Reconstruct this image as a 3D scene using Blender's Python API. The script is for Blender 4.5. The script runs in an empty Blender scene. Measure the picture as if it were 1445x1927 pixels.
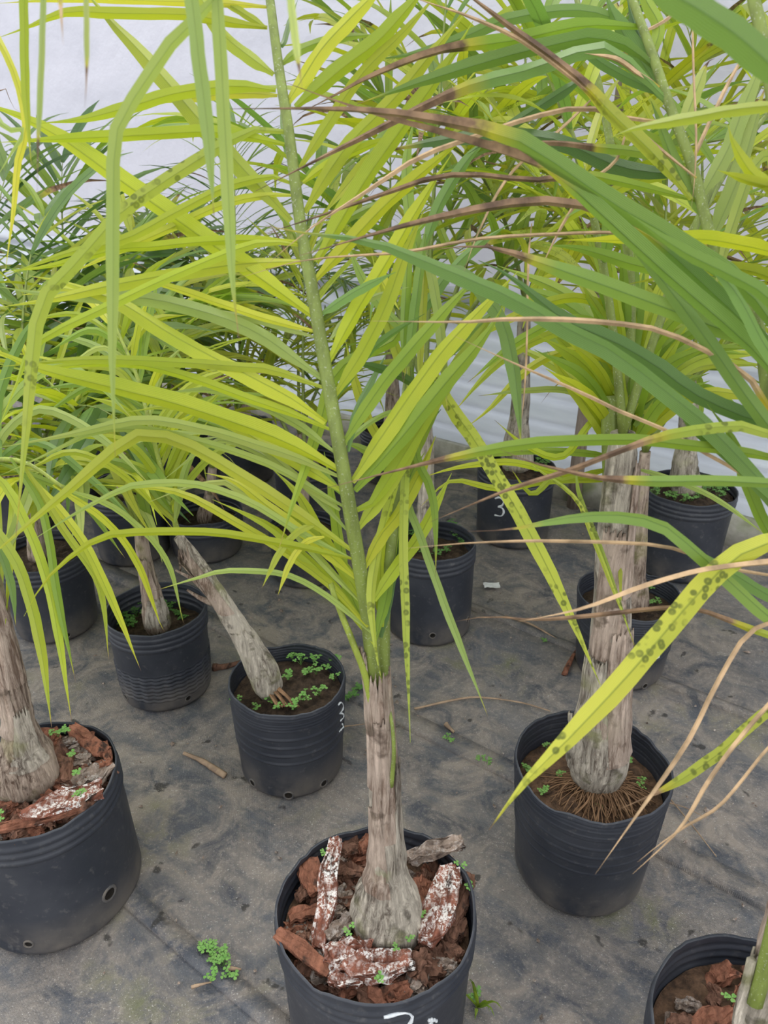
import bpy, bmesh, math, random
from mathutils import Vector, Matrix, noise
from mathutils.bvhtree import BVHTree
rnd = random.Random(11)
S = bpy.context.scene
COL = S.collection
V = Vector
# ---------------------------------------------------------------- camera, sky, sun, exposure
W, H, FPX = 1445, 1927, 1450.0
PITCH, CZ = math.radians(26.0), 1.27
SP, CP = math.sin(PITCH), math.cos(PITCH)
CAM = V((0, 0, CZ))
cam = bpy.data.cameras.new('camera')
cam.sensor_fit = 'VERTICAL'; cam.sensor_height = 36.0; cam.lens = FPX / H * 36.0
cam.clip_start = 0.02; cam.clip_end = 200
cam.dof.use_dof = True; cam.dof.focus_distance = 1.25; cam.dof.aperture_fstop = 11.0
cam_o = bpy.data.objects.new('camera', cam); COL.objects.link(cam_o)
cam_o.location = CAM; cam_o.rotation_euler = (math.pi / 2 - PITCH, 0, 0)
S.camera = cam_o
world = bpy.data.worlds.new('overcast_sky'); S.world = world; world.use_nodes = True
bg = world.node_tree.nodes['Background']
bg.inputs[0].default_value = (0.96, 0.98, 1.0, 1); bg.inputs[1].default_value = 1.0
sun = bpy.data.lights.new('hazy_sun', 'SUN'); sun.energy = 2.3; sun.angle = math.radians(42); sun.color = (1, .97, .9)
sun_o = bpy.data.objects.new('hazy_sun', sun); COL.objects.link(sun_o)
sun_o.rotation_euler = (math.radians(-38), math.radians(14), 0)     # high, a little behind the plants
S.view_settings.view_transform = 'Standard'; S.view_settings.look = 'None'
S.view_settings.exposure = 0.92; S.view_settings.gamma = 1.0; S.view_settings.use_curve_mapping = False
S.cycles.use_denoising = True
S.cycles.max_bounces = 6; S.cycles.diffuse_bounces = 4; S.cycles.glossy_bounces = 2; S.cycles.transmission_bounces = 4
S.cycles.use_adaptive_sampling = True; S.cycles.adaptive_threshold = .05

def ray(x, y):
    a, b = (x - W / 2) / FPX, (y - H / 2) / FPX
    return V((a, CP - b * SP, -(SP + b * CP)))          # per unit of depth
def at(x, y, d): return CAM + ray(x, y) * d             # by depth along the lens axis
def at_z(x, y, z):                                      # on a height
    r = ray(x, y); return CAM + r * ((z - CZ) / r.z)
def at_y(x, y, Y):                                      # on an upright plane Y
    r = ray(x, y); return CAM + r * (Y / r.y)
def depth_of(p): return p.y * CP + (CZ - p.z) * SP
def lin(*c): return tuple((v / 255 / 12.92 if v / 255 <= .04045 else ((v / 255 + .055) / 1.055) ** 2.4) for v in c)
def sm(a, b, x):
    t = min(1, max(0, (x - a) / (b - a) if b != a else 0)); return t * t * (3 - 2 * t)

# ---------------------------------------------------------------- materials
class NT:
    def __init__(s, name):
        s.m = bpy.data.materials.new(name); s.m.use_nodes = True; s.t = s.m.node_tree
        s.t.nodes.clear(); s.out = s.t.nodes.new('ShaderNodeOutputMaterial')
    def n(s, typ, ins=None, **kw):
        nd = s.t.nodes.new('ShaderNode' + typ)
        for k, v in kw.items(): setattr(nd, k, v)
        for k, v in (ins or {}).items():
            if isinstance(v, bpy.types.NodeSocket): s.t.links.new(v, nd.inputs[k])
            elif isinstance(v, tuple) and len(v) == 3 and nd.inputs[k].type == 'RGBA': nd.inputs[k].default_value = (*v, 1)
            else: nd.inputs[k].default_value = v
        return nd
    def noise(s, co, scale, detail=4, rough=.55, dist=0.0):
        return s.n('TexNoise', {'Vector': co, 'Scale': scale, 'Detail': detail, 'Roughness': rough, 'Distortion': dist}).outputs['Fac']
    def ramp(s, f, a, b, ca=0.0, cb=1.0):
        nd = s.n('MapRange', {'Value': f, 'From Min': a, 'From Max': b, 'To Min': ca, 'To Max': cb}); nd.clamp = True
        return nd.outputs[0]
    def mix(s, f, a, b, mode='MIX'):
        nd = s.n('Mix', data_type='RGBA', blend_type=mode)
        for i, v in ((0, f), (6, a), (7, b)):
            if isinstance(v, bpy.types.NodeSocket): s.t.links.new(v, nd.inputs[i])
            elif isinstance(v, tuple): nd.inputs[i].default_value = (*v, 1)
            else: nd.inputs[i].default_value = v
        return nd.outputs[2]
    def math(s, op, a, b=0.0):
        nd = s.n('Math', operation=op)
        for i, v in ((0, a), (1, b)):
            if isinstance(v, bpy.types.NodeSocket): s.t.links.new(v, nd.inputs[i])
            else: nd.inputs[i].default_value = v
        return nd.outputs[0]
    def scale(s, co, v, rot=(0, 0, 0)):
        return s.n('Mapping', {'Vector': co, 'Scale': v, 'Rotation': rot}).outputs[0]
    def bump(s, h, dist, strength=1.0):
        return s.n('Bump', {'Height': h, 'Distance': dist, 'Strength': strength}).outputs[0]
    def done(s, bsdf): s.t.links.new(bsdf, s.out.inputs[0]); return s.m
def principled(t, col, rough=.6, nor=None, spec=.4):
    ins = {'Base Color': col, 'Roughness': rough, 'Specular IOR Level': spec}
    if nor is not None: ins['Normal'] = nor
    return t.n('BsdfPrincipled', ins).outputs[0]
MATS = {}
def leaf_mat(name, col, back=None, trans=.42, spots=0.0, deadcol=None):
    if name in MATS: return MATS[name]
    t = NT('leaf_' + name)
    uv = t.n('UVMap').outputs[0]; sep = t.n('SeparateXYZ', {0: uv})
    u, v = sep.outputs[0], sep.outputs[1]
    rn = t.n('ObjectInfo').outputs['Random']
    dead = t.n('Attribute', attribute_name='dead').outputs['Fac']
    geo = t.n('NewGeometry'); obj = t.n('TexCoord').outputs['Object']
    yel = tuple(min(1, c * k) for c, k in zip(col, (1.55, 1.12, .7)))
    c = t.mix(t.ramp(rn, 0, 1, 0, .55), col, yel)
    pl = t.noise(obj, 5, 2); c = t.mix(t.ramp(pl, .5, .75, 0, .45), c, tuple(min(1, k * q) for k, q in zip(col, (1.5, 1.15, 1.2))))
    r2 = t.math('FRACT', t.math('MULTIPLY', rn, 37.7)); c = t.mix(1.0, c, t.n('CombineColor', {0: t.ramp(r2, 0, 1, .70, 1.22), 1: t.ramp(r2, 0, 1, .74, 1.18), 2: t.ramp(r2, 0, 1, .9, 1.3)}).outputs[0], 'MULTIPLY')
    n1 = t.noise(obj, 9, 3)
    c = t.mix(t.ramp(n1, .45, .72, 0, .5), c, tuple(k * q for k, q in zip(col, (.72, .8, .7))))
    mid = t.ramp(t.math('ABSOLUTE', t.math('SUBTRACT', u, .5)), .015, .06, .75, 0)
    c = t.mix(mid, c, tuple(k * .55 for k in col))
    vein = t.ramp(t.math('SINE', t.math('MULTIPLY', u, 88)), -1, 1, 0, .10)
    c = t.mix(vein, c, tuple(k * .6 for k in col))
    if spots:
        vo = t.n('TexVoronoi', {'Vector': t.scale(obj, (1, 1, 1)), 'Scale': 120.0, 'Randomness': 1.0})
        ds = vo.outputs['Distance']
        ring = t.math('MULTIPLY', t.ramp(ds, .34, .46, spots, 0), t.ramp(ds, .02, .2, .45, 1))
        on = t.ramp(t.noise(obj, 17, 3), .46, .56, 0, 1)
        c = t.mix(t.math('MULTIPLY', ring, on), c, tuple(k * .28 for k in col))
    dn = t.noise(t.scale(obj, (1, 1, 1)), 42, 4)
    dc = t.mix(t.ramp(dn, .38, .62), (.28, .17, .095), (.085, .045, .027)) if deadcol is None else t.mix(t.ramp(dn, .35, .65), deadcol, tuple(k * .5 for k in deadcol))
    c = t.mix(t.ramp(dead, .08, .4, 0, .85), c, (.46, .40, .03))
    dmask = t.ramp(t.math('ADD', dead, t.ramp(dn, .3, .7, -.12, .12)), .42, .62)
    c = t.mix(dmask, c, dc)
    nor = t.bump(t.math('ADD', t.math('SINE', t.math('MULTIPLY', u, 88)), t.math('MULTIPLY', n1, 6)), .0004, .3)
    p = principled(t, c, t.ramp(dmask, 0, 1, .36, .8), nor, .5)
    tr = t.n('BsdfTranslucent', {'Color': t.mix(.35, c, (c0 := tuple(min(1, k * q) for k, q in zip(col, (1.25, 1.25, .6)))))}).outputs[0]
    fac = t.ramp(dmask, 0, 1, trans, .1)
    m = t.n('MixShader', {0: fac, 1: p, 2: tr})
    MATS[name] = t.done(m.outputs[0]); return MATS[name]
LIME = leaf_mat('lime', (.39, .49, .028))
YELLOW = leaf_mat('yellow', (.50, .55, .05))
GREEN = leaf_mat('green', (.15, .285, .050), trans=.34)
PALE = leaf_mat('pale', (.33, .45, .10))
MID = leaf_mat('mid', (.23, .37, .035))
DARK = leaf_mat('dark', (.085, .18, .04), trans=.3)
SPOT = leaf_mat('spotted', (.40, .50, .06), spots=.9)
TAN = leaf_mat('tan', (.40, .34, .06), deadcol=(.62, .42, .24))
FAR = leaf_mat('far', (.16, .27, .045))
FARY = leaf_mat('far_yellow', (.36, .45, .04))

def mat_stem(name, col):
    t = NT(name); o = t.n('TexCoord').outputs['Object']
    n = t.noise(t.scale(o, (1, 1, .2)), 90, 3)
    c = t.mix(t.ramp(n, .4, .7), col, tuple(k * .6 for k in col))
    w = t.noise(o, 420, 2); c = t.mix(t.ramp(w, .62, .72, 0, .5), c, (.5, .52, .42))
    return t.done(principled(t, c, .5, t.bump(n, .001, .4)))
STEM = mat_stem('green_stem', (.195, .25, .05)); STEMY = mat_stem('lime_stem', (.27, .33, .045)); STEMB = mat_stem('brown_stem', (.20, .12, .06))

def mat_plastic():
    t = NT('black_plastic'); o = t.n('TexCoord').outputs['Object']
    n = t.noise(o, 9, 5, .6); f = t.noise(o, 60, 4, .7)
    rn = t.n('ObjectInfo').outputs['Random']
    c = t.mix(t.ramp(n, .42, .78, 0, .6), (.026, .030, .041), (.062, .066, .078))
    c = t.mix(t.ramp(f, .58, .72, 0, .4), c, (.15, .145, .14))
    sx = t.n('SeparateXYZ', {0: o}).outputs[2]
    low = t.math('MULTIPLY', t.ramp(sx, .015, .09, 1, 0), t.ramp(n, .38, .62))
    c = t.mix(t.math('MULTIPLY', low, .75), c, (.15, .13, .11))             # splashed mud on the foot
    return t.done(principled(t, c, t.ramp(n, .3, .7, .38, .55), t.bump(t.noise(o, 30, 3), .004, .25), .45))
PLASTIC = mat_plastic()
def mat_simple(name, ca, cb, sc, rough=.85, stretch=(1, 1, 1), bd=.004, cc=None):
    t = NT(name); o = t.n('TexCoord').outputs['Object']; s = t.scale(o, stretch)
    n = t.noise(s, sc, 6, .65); c = t.mix(t.ramp(n, .36, .64), ca, cb)
    if cc: c = t.mix(t.ramp(t.noise(o, sc * .35, 3), .55, .68), c, cc)
    return t.done(principled(t, c, rough, t.bump(n, bd, .8), .2))
SOIL = mat_simple('soil', (.028, .02, .015), (.09, .06, .04), 60, bd=.012)
SOILB = mat_simple('brown_soil', (.06, .038, .026), (.17, .10, .06), 60, bd=.012)
ROOT = mat_simple('root_fibre', (.30, .18, .10), (.16, .09, .05), 30)
CHALK = mat_simple('white_paint', (.78, .80, .82), (.62, .66, .7), 80, rough=.6)
PAPER = mat_simple('white_scrap', (.75, .76, .76), (.6, .6, .6), 30)
WEED = mat_simple('clover_leaf', (.12, .28, .06), (.20, .36, .10), 50, rough=.6)
WEEDD = mat_simple('clover_leaf_dark', (.07, .17, .04), (.11, .24, .055), 50, rough=.6)
WOOD = mat_simple('weathered_post', (.20, .15, .12), (.33, .27, .23), 20, stretch=(4, 4, .4))
DRY = mat_simple('dry_wood', (.42, .30, .2), (.24, .17, .12), 30, stretch=(1, 1, 1))
EYE = mat_simple('drain_eyelet', (.16, .14, .12), (.08, .08, .085), 60)
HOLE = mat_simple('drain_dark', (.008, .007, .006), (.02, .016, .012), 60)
CONC = mat_simple('mossy_kerb', (.52, .50, .44), (.34, .33, .27), 14, cc=(.22, .25, .13), bd=.006)

def mat_trunk(name, light, dark, moss):
    t = NT(name); o = t.n('TexCoord').outputs['Object']
    f = t.noise(t.scale(o, (1, 1, .10)), 130, 6, .75, .8); g = t.noise(t.scale(o, (1, 1, .5)), 17, 4, .6)
    c = t.mix(t.ramp(f, .40, .60), dark, light)
    c = t.mix(t.ramp(g, .46, .62, 0, .75), c, tuple(min(1, k * 1.25) for k in light))
    c = t.mix(t.ramp(t.noise(o, 26, 4), .56, .66, 0, .8), c, tuple(k * .45 for k in dark))
    c = t.mix(t.ramp(t.noise(o, 13, 3), .54, .68, 0, .55), c, moss)
    return t.done(principled(t, c, .85, t.bump(t.math('ADD', f, t.math('MULTIPLY', g, .8)), .010, 1.0), .2))
TRUNK = mat_trunk('trunk_fibre', (.50, .40, .32), (.11, .07, .05), (.38, .36, .16))
TRUNKG = mat_trunk('trunk_grey', (.58, .52, .43), (.15, .12, .095), (.42, .42, .20))
SHEATH = mat_trunk('sheath_fibre', (.55, .44, .36), (.19, .125, .09), (.40, .33, .24))

def mat_bark(name, red, white):
    t = NT(name); tc = t.n('TexCoord'); o = tc.outputs['Object']
    n = t.noise(t.scale(o, (1, .35, 1)), 55, 6, .7, .4)
    c = t.mix(t.ramp(n, .36, .64), tuple(k * .38 for k in red), red)
    c = t.mix(t.ramp(t.noise(o, 35, 3), .58, .68), c, (.045, .028, .022))
    if white:
        nz = t.n('SeparateXYZ', {0: tc.outputs['Normal']}).outputs[2]
        m = t.math('MULTIPLY', t.ramp(t.noise(o, 150, 6, .75), .47, .56), t.ramp(t.noise(o, 26, 3), .36, .52))
        m = t.math('MULTIPLY', m, t.ramp(nz, .2, .6))
        c = t.mix(t.math('MULTIPLY', m, white), c, (.80, .77, .74))
    return t.done(principled(t, c, .85, t.bump(n, .008, 1.0), .2))
BARK = mat_bark('pine_bark', (.34, .145, .09), 0); BARKW = mat_bark('pine_bark_mouldy', (.31, .12, .078), .95)
BARKD = mat_bark('pine_bark_dark', (.24, .125, .085), 0); BARKG = mat_bark('pine_bark_grey', (.33, .25, .2), .3)

# ---------------------------------------------------------------- object helpers
def mesh(name, verts, faces, mat, parent=None, smooth=True, uvs=None, dead=None, loc=None):
    me = bpy.data.meshes.new(name); me.from_pydata(verts, [], faces); me.materials.append(mat)
    if smooth: me.polygons.foreach_set('use_smooth', [True] * len(me.polygons))
    if uvs is not None:
        l = me.uv_layers.new(name='UVMap')
        idx = [0] * len(me.loops); me.loops.foreach_get('vertex_index', idx)
        l.data.foreach_set('uv', [k for i in idx for k in uvs[i]])
    if dead is not None:
        a = me.attributes.new('dead', 'FLOAT', 'POINT'); a.data.foreach_set('value', dead)
    me.update()
    o = bpy.data.objects.new(name, me); COL.objects.link(o)
    if loc is not None: o.location = loc
    if parent is not None: o.parent = parent
    return o
def tag(o, label=None, cat=None, group=None, kind=None):
    for k, v in (('label', label), ('category', cat), ('group', group), ('kind', kind)):
        if v: o[k] = v
    return o
def empty(name, loc):
    o = bpy.data.objects.new(name, None); COL.objects.link(o); o.location = loc; o.empty_display_size = .05
    return o
def crom(p, n):
    """points along a smooth curve through p (tuples of any length), evenly by arc length of the first three"""
    q = [V(a) for a in p]
    if len(q) == 2: return [q[0].lerp(q[1], i / n) for i in range(n + 1)]
    q = [q[0] * 2 - q[1]] + q + [q[-1] * 2 - q[-2]]
    fine = []
    for i in range(1, len(q) - 2):
        for k in range(12):
            t = k / 12; a, b, c, d = q[i - 1], q[i], q[i + 1], q[i + 2]
            fine.append(.5 * ((2 * b) + (c - a) * t + (2 * a - 5 * b + 4 * c - d) * t * t + (3 * b - a - 3 * c + d) * t ** 3))
    fine.append(q[-2])
    L = [0.0]
    for a, b in zip(fine, fine[1:]): L.append(L[-1] + (b - a).length)
    out, j = [], 0
    for i in range(n + 1):
        s = L[-1] * i / n
        while j < len(L) - 2 and L[j + 1] < s: j += 1
        t = (s - L[j]) / max(1e-9, L[j + 1] - L[j]); out.append(fine[j].lerp(fine[j + 1], min(1, t)))
    return out
def tube_data(pts, radii, seg=10, rough=0.0, freq=20, flat=1.0, cap=True, seed=0.0, dents=None):
    vs, fs = [], []; n = len(pts)
    T = [(pts[min(n - 1, i + 1)] - pts[max(0, i - 1)]).normalized() for i in range(n)]
    x = T[0].orthogonal().normalized()
    if abs(T[0].z) > .5: x = (V((1, 0, 0)) - T[0] * T[0].x).normalized()
    for i in range(n):
        x = (x - T[i] * x.dot(T[i])).normalized(); y = T[i].cross(x)
        for k in range(seg):
            a = 2 * math.pi * k / seg; r = radii[i]
            dirv = x * math.cos(a) + y * math.sin(a) * flat
            if rough:
                p = pts[i] + dirv * r
                r *= 1 + rough * .9 * noise.noise(p * 11 + V((seed, 9, 2))) + rough * noise.noise((V((p.x, p.y, p.z * .35)) * freq) + V((seed, 0, 0))) + rough * .5 * noise.noise(p * freq * 2.7 + V((seed, 3, 0)))
            vs.append(pts[i] + dirv * r)
    for i in range(n - 1):
        for k in range(seg):
            a, b = i * seg + k, i * seg + (k + 1) % seg
            fs.append((a, b, b + seg, a + seg))
    if cap: fs += [tuple(range(seg))[::-1], tuple(range((n - 1) * seg, n * seg))]
    return vs, fs
def interp(keys, t):
    for (a, va), (b, vb) in zip(keys, keys[1:]):
        if t <= b: return va + (vb - va) * sm(a, b, t) if b > a else vb
    return keys[-1][1]

# ---------------------------------------------------------------- leaves
def ribbon(pts, width, side_of, n, dead_from=2.0, dead_soft=.12, fold=.36, twist=0.0, narrow_dead=.52, base_taper=.18, tip_from=.56):
    """a pointed blade with a folded midrib; returns verts, faces, uvs, dead values"""
    vs, fs, uv, dd = [], [], [], []
    for i in range(n + 1):
        t = i / n
        T = (pts[min(n, i + 1)] - pts[max(0, i - 1)]).normalized()
        s = side_of(i, T); s = (s - T * s.dot(T)).normalized()
        if twist: s = Matrix.Rotation(twist * t, 3, T) @ s
        N = s.cross(T)
        w = width * .5 * (.32 + .68 * sm(0, base_taper, t)) * (1 - sm(tip_from, 1.02, t) ** 1.3 * .97)
        dv = sm(dead_from - dead_soft, dead_from + dead_soft, t)
        w *= 1 - (1 - narrow_dead) * dv
        f = fold + .5 * dv
        wv = 1 + .06 * math.sin(i * 1.9 + width * 900)
        vs += [pts[i] - s * w * wv + N * w * f, pts[i] - N * w * f * .3, pts[i] - N * w * f * .3, pts[i] + s * w / wv + N * w * f]
        uv += [(0, t), (.5, t), (.5, t), (1, t)]; dd += [dv] * 4
        if i:
            a = (i - 1) * 4; b = i * 4
            fs += [(a, a + 1, b + 1, b), (a + 2, a + 3, b + 3, b + 2)]
    return vs, fs, uv, dd
def traced_leaf(root, frond, px, w, d0, d1, mat, dead=2.0, roll=None, twist=0.0, n=16, name='leaflet', soft=.1):
    """a blade through photo points (base first) whose depth runs from d0 to d1; w = width in px at its broadest"""
    k = len(px); L = [0.0]
    for a, b in zip(px, px[1:]): L.append(L[-1] + math.hypot(a[0] - b[0], a[1] - b[1]))
    P = [at(x, y, d0 + (d1 - d0) * (s / L[-1])) for (x, y), s in zip(px, L)]
    pts = crom(P, n)
    if roll is None: roll = rnd.uniform(-.55, .55)
    wid = w / FPX * (d0 * .6 + d1 * .4) / max(.5, math.cos(roll))
    def side(i, T):
        s = T.cross(pts[i] - CAM).normalized()
        return Matrix.Rotation(roll, 3, T) @ s
    vs, fs, uv, dd = ribbon(pts, wid, side, n, dead, soft, twist=twist)
    off = root.location
    return mesh(name, [p - off for p in vs], fs, mat, frond, uvs=uv, dead=dd)
def rachis(root, px, ds, r0, r1, mat, n=26, name='frond', seg=8):
    P = [at(x, y, d) for (x, y), d in zip(px, ds)]
    pts = crom(P, n); rad = [r0 + (r1 - r0) * (i / n) for i in range(n + 1)]
    vs, fs = tube_data([p - root.location for p in pts], rad, seg, flat=.8)
    return mesh(name, vs, fs, mat, root)
# shared blades for the plants behind: bend = total droop angle
POOL = []
def make_pool():
    for k, (bend, dead, tw) in enumerate([(.15, 2, 0), (.35, 2, .3), (.6, 2, -.3), (.9, 2, .3), (1.3, 2, 0), (1.8, 2, .3), (2.3, 2, -.2),
                                          (.5, .8, .3), (1.0, .75, 0), (1.6, .82, .5), (.9, .45, 1.2), (1.9, .4, -1.0)]):
        n = 9; pts = [V((0, 0, 0))]
        for i in range(n):
            a = bend * ((i + .5) / n) ** 1.5
            pts.append(pts[-1] + V((0, math.cos(a), -math.sin(a))) / n)
        vs, fs, uv, dd = ribbon(pts, .05, lambda i, T: V((1, 0, 0)), n, dead, .12, twist=tw, fold=.25)
        me_o = mesh('leaflet', vs, fs, LIME, uvs=uv, dead=dd)
        POOL.append((bend, dead, me_o.data)); bpy.data.objects.remove(me_o)
make_pool()
GREENS, DEADT = POOL[:7], POOL[7:]
def place_leaf(frond, p, d, length, width, mat, droop, deadp):
    d = d.normalized()
    up = V((0, 0, 1)); X = d.cross(up)
    if X.length < .05: X = V((1, 0, 0))
    X.normalize(); Z = X.cross(d)
    bend = droop * (1.1 - .5 * abs(d.z)) * rnd.uniform(.6, 1.4)
    if rnd.random() < deadp: me = rnd.choice(DEADT)[2]
    else: me = min(GREENS, key=lambda g: abs(g[0] - bend))[2]
    ws = width / .05
    R = Matrix((X, d, Z)).transposed() @ Matrix.Rotation(rnd.uniform(-.7, .7), 3, 'Y')
    M = R.to_4x4() @ Matrix.Diagonal((ws, length, length, 1)); M.translation = p
    o = bpy.data.objects.new('leaflet', me); COL.objects.link(o); o.parent = frond; o.matrix_local = M
    o.material_slots[0].link = 'OBJECT'; o.material_slots[0].material = mat
    return o
def frond(root, base, az, elev, length, droop, n, leaf_len, leaf_w, mats, stem=None, deadp=.12, leaf_droop=1.0, bare=.22, r0=.007, ang=(1.15, .45)):
    """a pinnate leaf: base relative to root, azimuth from +X, start elevation, droop = total bend of the rachis"""
    m = 20; pts = [base.copy()]
    for i in range(m):
        e = elev - droop * ((i + .5) / m) ** 1.6
        pts.append(pts[-1] + V((math.cos(az) * math.cos(e), math.sin(az) * math.cos(e), math.sin(e))) * (length / m))
    pts = [keep_off(p, root.location, .10) for p in pts]
    vs, fs = tube_data(pts, [r0 * (1 - .8 * i / m) for i in range(m + 1)], 6, flat=.8)
    fo = mesh('frond', vs, fs, stem or STEM, root)
    for k in range(n):
        u = bare + (1 - bare) * (k // 2 * 2 + 1) / n
        i = min(m - 1, int(u * m)); p = pts[i].lerp(pts[i + 1], u * m - i); T = (pts[i + 1] - pts[i]).normalized()
        side = T.cross(V((0, 0, 1)))
        if side.length < .1: side = V((-math.sin(az), math.cos(az), 0))
        side.normalize(); Up = side.cross(T)
        s = 1 if k % 2 else -1
        a = ang[0] + (ang[1] - ang[0]) * (u - bare) / (1 - bare) + rnd.uniform(-.18, .18)
        d = T * math.cos(a) + side * s * math.sin(a) + Up * rnd.uniform(-.15, .5)
        prof = .55 + .45 * math.sin(math.pi * min(1, .15 + .85 * (u - bare) / (1 - bare)))
        d = d.normalized(); over = (p + root.location + d * leaf_len - WB).dot(NRM) + .06
        if over > 0: d = d - NRM * (over / leaf_len)
        place_leaf(fo, p, d, leaf_len * prof * rnd.uniform(.8, 1.15), leaf_w * rnd.uniform(.75, 1.2), rnd.choice(mats), leaf_droop, deadp)
    return fo
def keep_off(p, off, gap):
    over = (p + off - WB).dot(NRM) + gap
    return p - NRM * over if over > 0 else p

# ---------------------------------------------------------------- setting: floor mat, back wall
ANG = math.radians(-37.0)                                # the wall, mat seams and streaks all run this way
DIR = V((math.cos(ANG), math.sin(ANG), 0)); NRM = V((-DIR.y, DIR.x, 0))   # NRM points to the back
def mat_floor():
    t = NT('woven_ground_mat'); o = t.n('TexCoord').outputs['Object']
    r = t.scale(o, (1, 1, 1), (0, 0, -ANG))              # x along the seams
    st = t.scale(r, (.6, 1.2, 1))
    big = t.noise(o, 2.1, 5, .6); mid = t.noise(st, 7, 6, .65, .5); fine = t.noise(o, 120, 5, .75)
    streak = t.noise(t.scale(r, (.22, 1.6, 1)), 9, 7, .7, .7); cloud = t.noise(o, 11, 6, .7, .8)
    c = t.mix(t.ramp(mid, .35, .65), (.060, .066, .082), (.130, .136, .150))
    c = t.mix(t.ramp(streak, .46, .66, 0, .75), c, (.20, .18, .16))                         # dusty streaks
    c = t.mix(t.math('MULTIPLY', t.ramp(cloud, .40, .60), t.ramp(big, .32, .58, .2, .95)), c, (.31, .265, .225))   # silt
    c = t.mix(t.math('MULTIPLY', t.ramp(fine, .50, .68), t.ramp(cloud, .38, .6, .2, .75)), c, (.36, .32, .28))
    c = t.mix(t.math('MULTIPLY', t.ramp(t.noise(o, 3.3, 4), .54, .66), t.ramp(cloud, .45, .6, 0, .6)), c, (.10, .125, .035))   # algae
    c = t.mix(t.ramp(t.noise(o, 14, 3, .5, .3), .67, .70, 0, .8), c, (.028, .026, .024))      # damp spots
    c = t.mix(t.math('MULTIPLY', t.ramp(t.noise(o, 330, 2), .64, .70), t.ramp(cloud, .4, .6, .3, .9)), c, (.52, .50, .47))   # pale grit
    sx = t.n('SeparateXYZ', {0: r})
    wx = t.math('SINE', t.math('MULTIPLY', sx.outputs[0], 1900)); wy = t.math('SINE', t.math('MULTIPLY', sx.outputs[1], 1900))
    h = t.math('ADD', t.math('MULTIPLY', t.math('MULTIPLY', wx, wy), .10), t.math('ADD', cloud, t.math('MULTIPLY', fine, .6)))
    return t.done(principled(t, c, t.ramp(big, .3, .7, .5, .8), t.bump(h, .006, .7), .3))
FLOOR = mat_floor()
def floor():
    n = 110; vs = []; fs = []; x0, x1, y0, y1 = -7, 6, -2.5, 10
    def g(i, a, b):                                    # finer near the pots
        u = i / n * 2 - 1; return (a + b) / 2 + (b - a) / 2 * (u * .45 + .55 * u ** 3)
    for j in range(n + 1):
        for i in range(n + 1):
            x, y = g(i, x0, x1), g(j, y0 + -3, y1 - 4)
            vs.append((x, y, .0035 * noise.noise(V((x * 3, y * 3, 0))) + .002 * noise.noise(V((x * 9, y * 9, 4))) - .004))
    for j in range(n):
        for i in range(n):
            a = j * (n + 1) + i; fs.append((a, a + 1, a + n + 2, a + n + 1))
    return mesh('floor', vs, fs, FLOOR)
FLO = tag(floor(), kind='structure')
def lap(name, p0, width, l0, l1, th=.004):              # an overlapped edge of the ground mat
    vs, fs = [], []; n = 40
    for i in range(n + 1):
        c = p0 + DIR * (l0 + (l1 - l0) * i / n)
        wob = .010 * noise.noise(c * 2.5); lift = .0015 * noise.noise(c * 7)
        for k, (q, z) in enumerate(((0, -.008), (.0, th), (.35, th + .0015), (1, th * .4), (1.0, -.008))):
            p = c + NRM * (width * q + wob); vs.append((p.x, p.y, z + lift))
        if i:
            for k in range(4): a = (i - 1) * 5 + k; fs.append((a, a + 1, a + 6, a + 5))
    o = mesh(name, vs, fs, FLOOR, FLO); o['label'] = 'overlapped edge of the ground mat'; return o
lap('mat_overlap', V((.297, 1.243, 0)), .055, -1.6, 2.2)
lap('mat_overlap', V((-.362, .867, 0)), .035, -1.2, 2.0)
lap('mat_overlap', V((.497, 1.758, 0)), .03, -.8, 2.0, .006)

WB = V((.60, 2.86, 0))                                  # a point at the wall's foot
def mat_film():
    t = NT('white_film'); o = t.n('TexCoord').outputs['Object']
    n = t.noise(t.scale(o, (.5, .5, 1.6)), 3, 5, .6, .6)
    c = t.mix(t.ramp(n, .35, .7), (.68, .68, .72), (.54, .55, .59))
    p = principled(t, c, .55, t.bump(t.noise(t.scale(o, (1, 1, 1)), 5, 5, .6), .05, .6), .3)
    tr = t.n('BsdfTranslucent', {'Color': (.63, .63, .685)}).outputs[0]
    return t.done(t.n('MixShader', {0: .55, 1: p, 2: tr}).outputs[0])
def mat_sheet():
    t = NT('grey_sheeting'); o = t.n('TexCoord').outputs['Object']
    n = t.noise(t.scale(o, (.4, .4, 3)), 5, 5, .6, .4)
    c = t.mix(t.ramp(n, .35, .68), (.72, .75, .80), (.56, .59, .64))
    c = t.mix(t.ramp(t.noise(t.scale(o, (.3, .3, 6)), 4, 3), .55, .7, 0, .6), c, (.85, .87, .9))
    p = principled(t, c, .38, t.bump(n, .02, .5), .5)
    tr = t.n('BsdfTranslucent', {'Color': (.8, .83, .88)}).outputs[0]
    return t.done(t.n('MixShader', {0: .35, 1: p, 2: tr}).outputs[0])
def wall(name, z0, z1, off, mat, nx, nz, ripple):
    vs, fs = [], []
    for j in range(nz + 1):
        for i in range(nx + 1):
            l = -9 + 15 * i / nx; z = z0 + (z1 - z0) * j / nz
            p = WB + DIR * l + NRM * (off + ripple(l, z)); vs.append((p.x, p.y, z))
    m = nx + 1; k = len(vs)
    vs += [tuple(V(v) + NRM * .004) for v in vs]
    for j in range(nz):
        for i in range(nx):
            a = j * m + i; fs += [(a, a + 1, a + m + 1, a + m), (k + a, k + a + m, k + a + m + 1, k + a + 1)]
    return mesh(name, vs, fs, mat)
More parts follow.
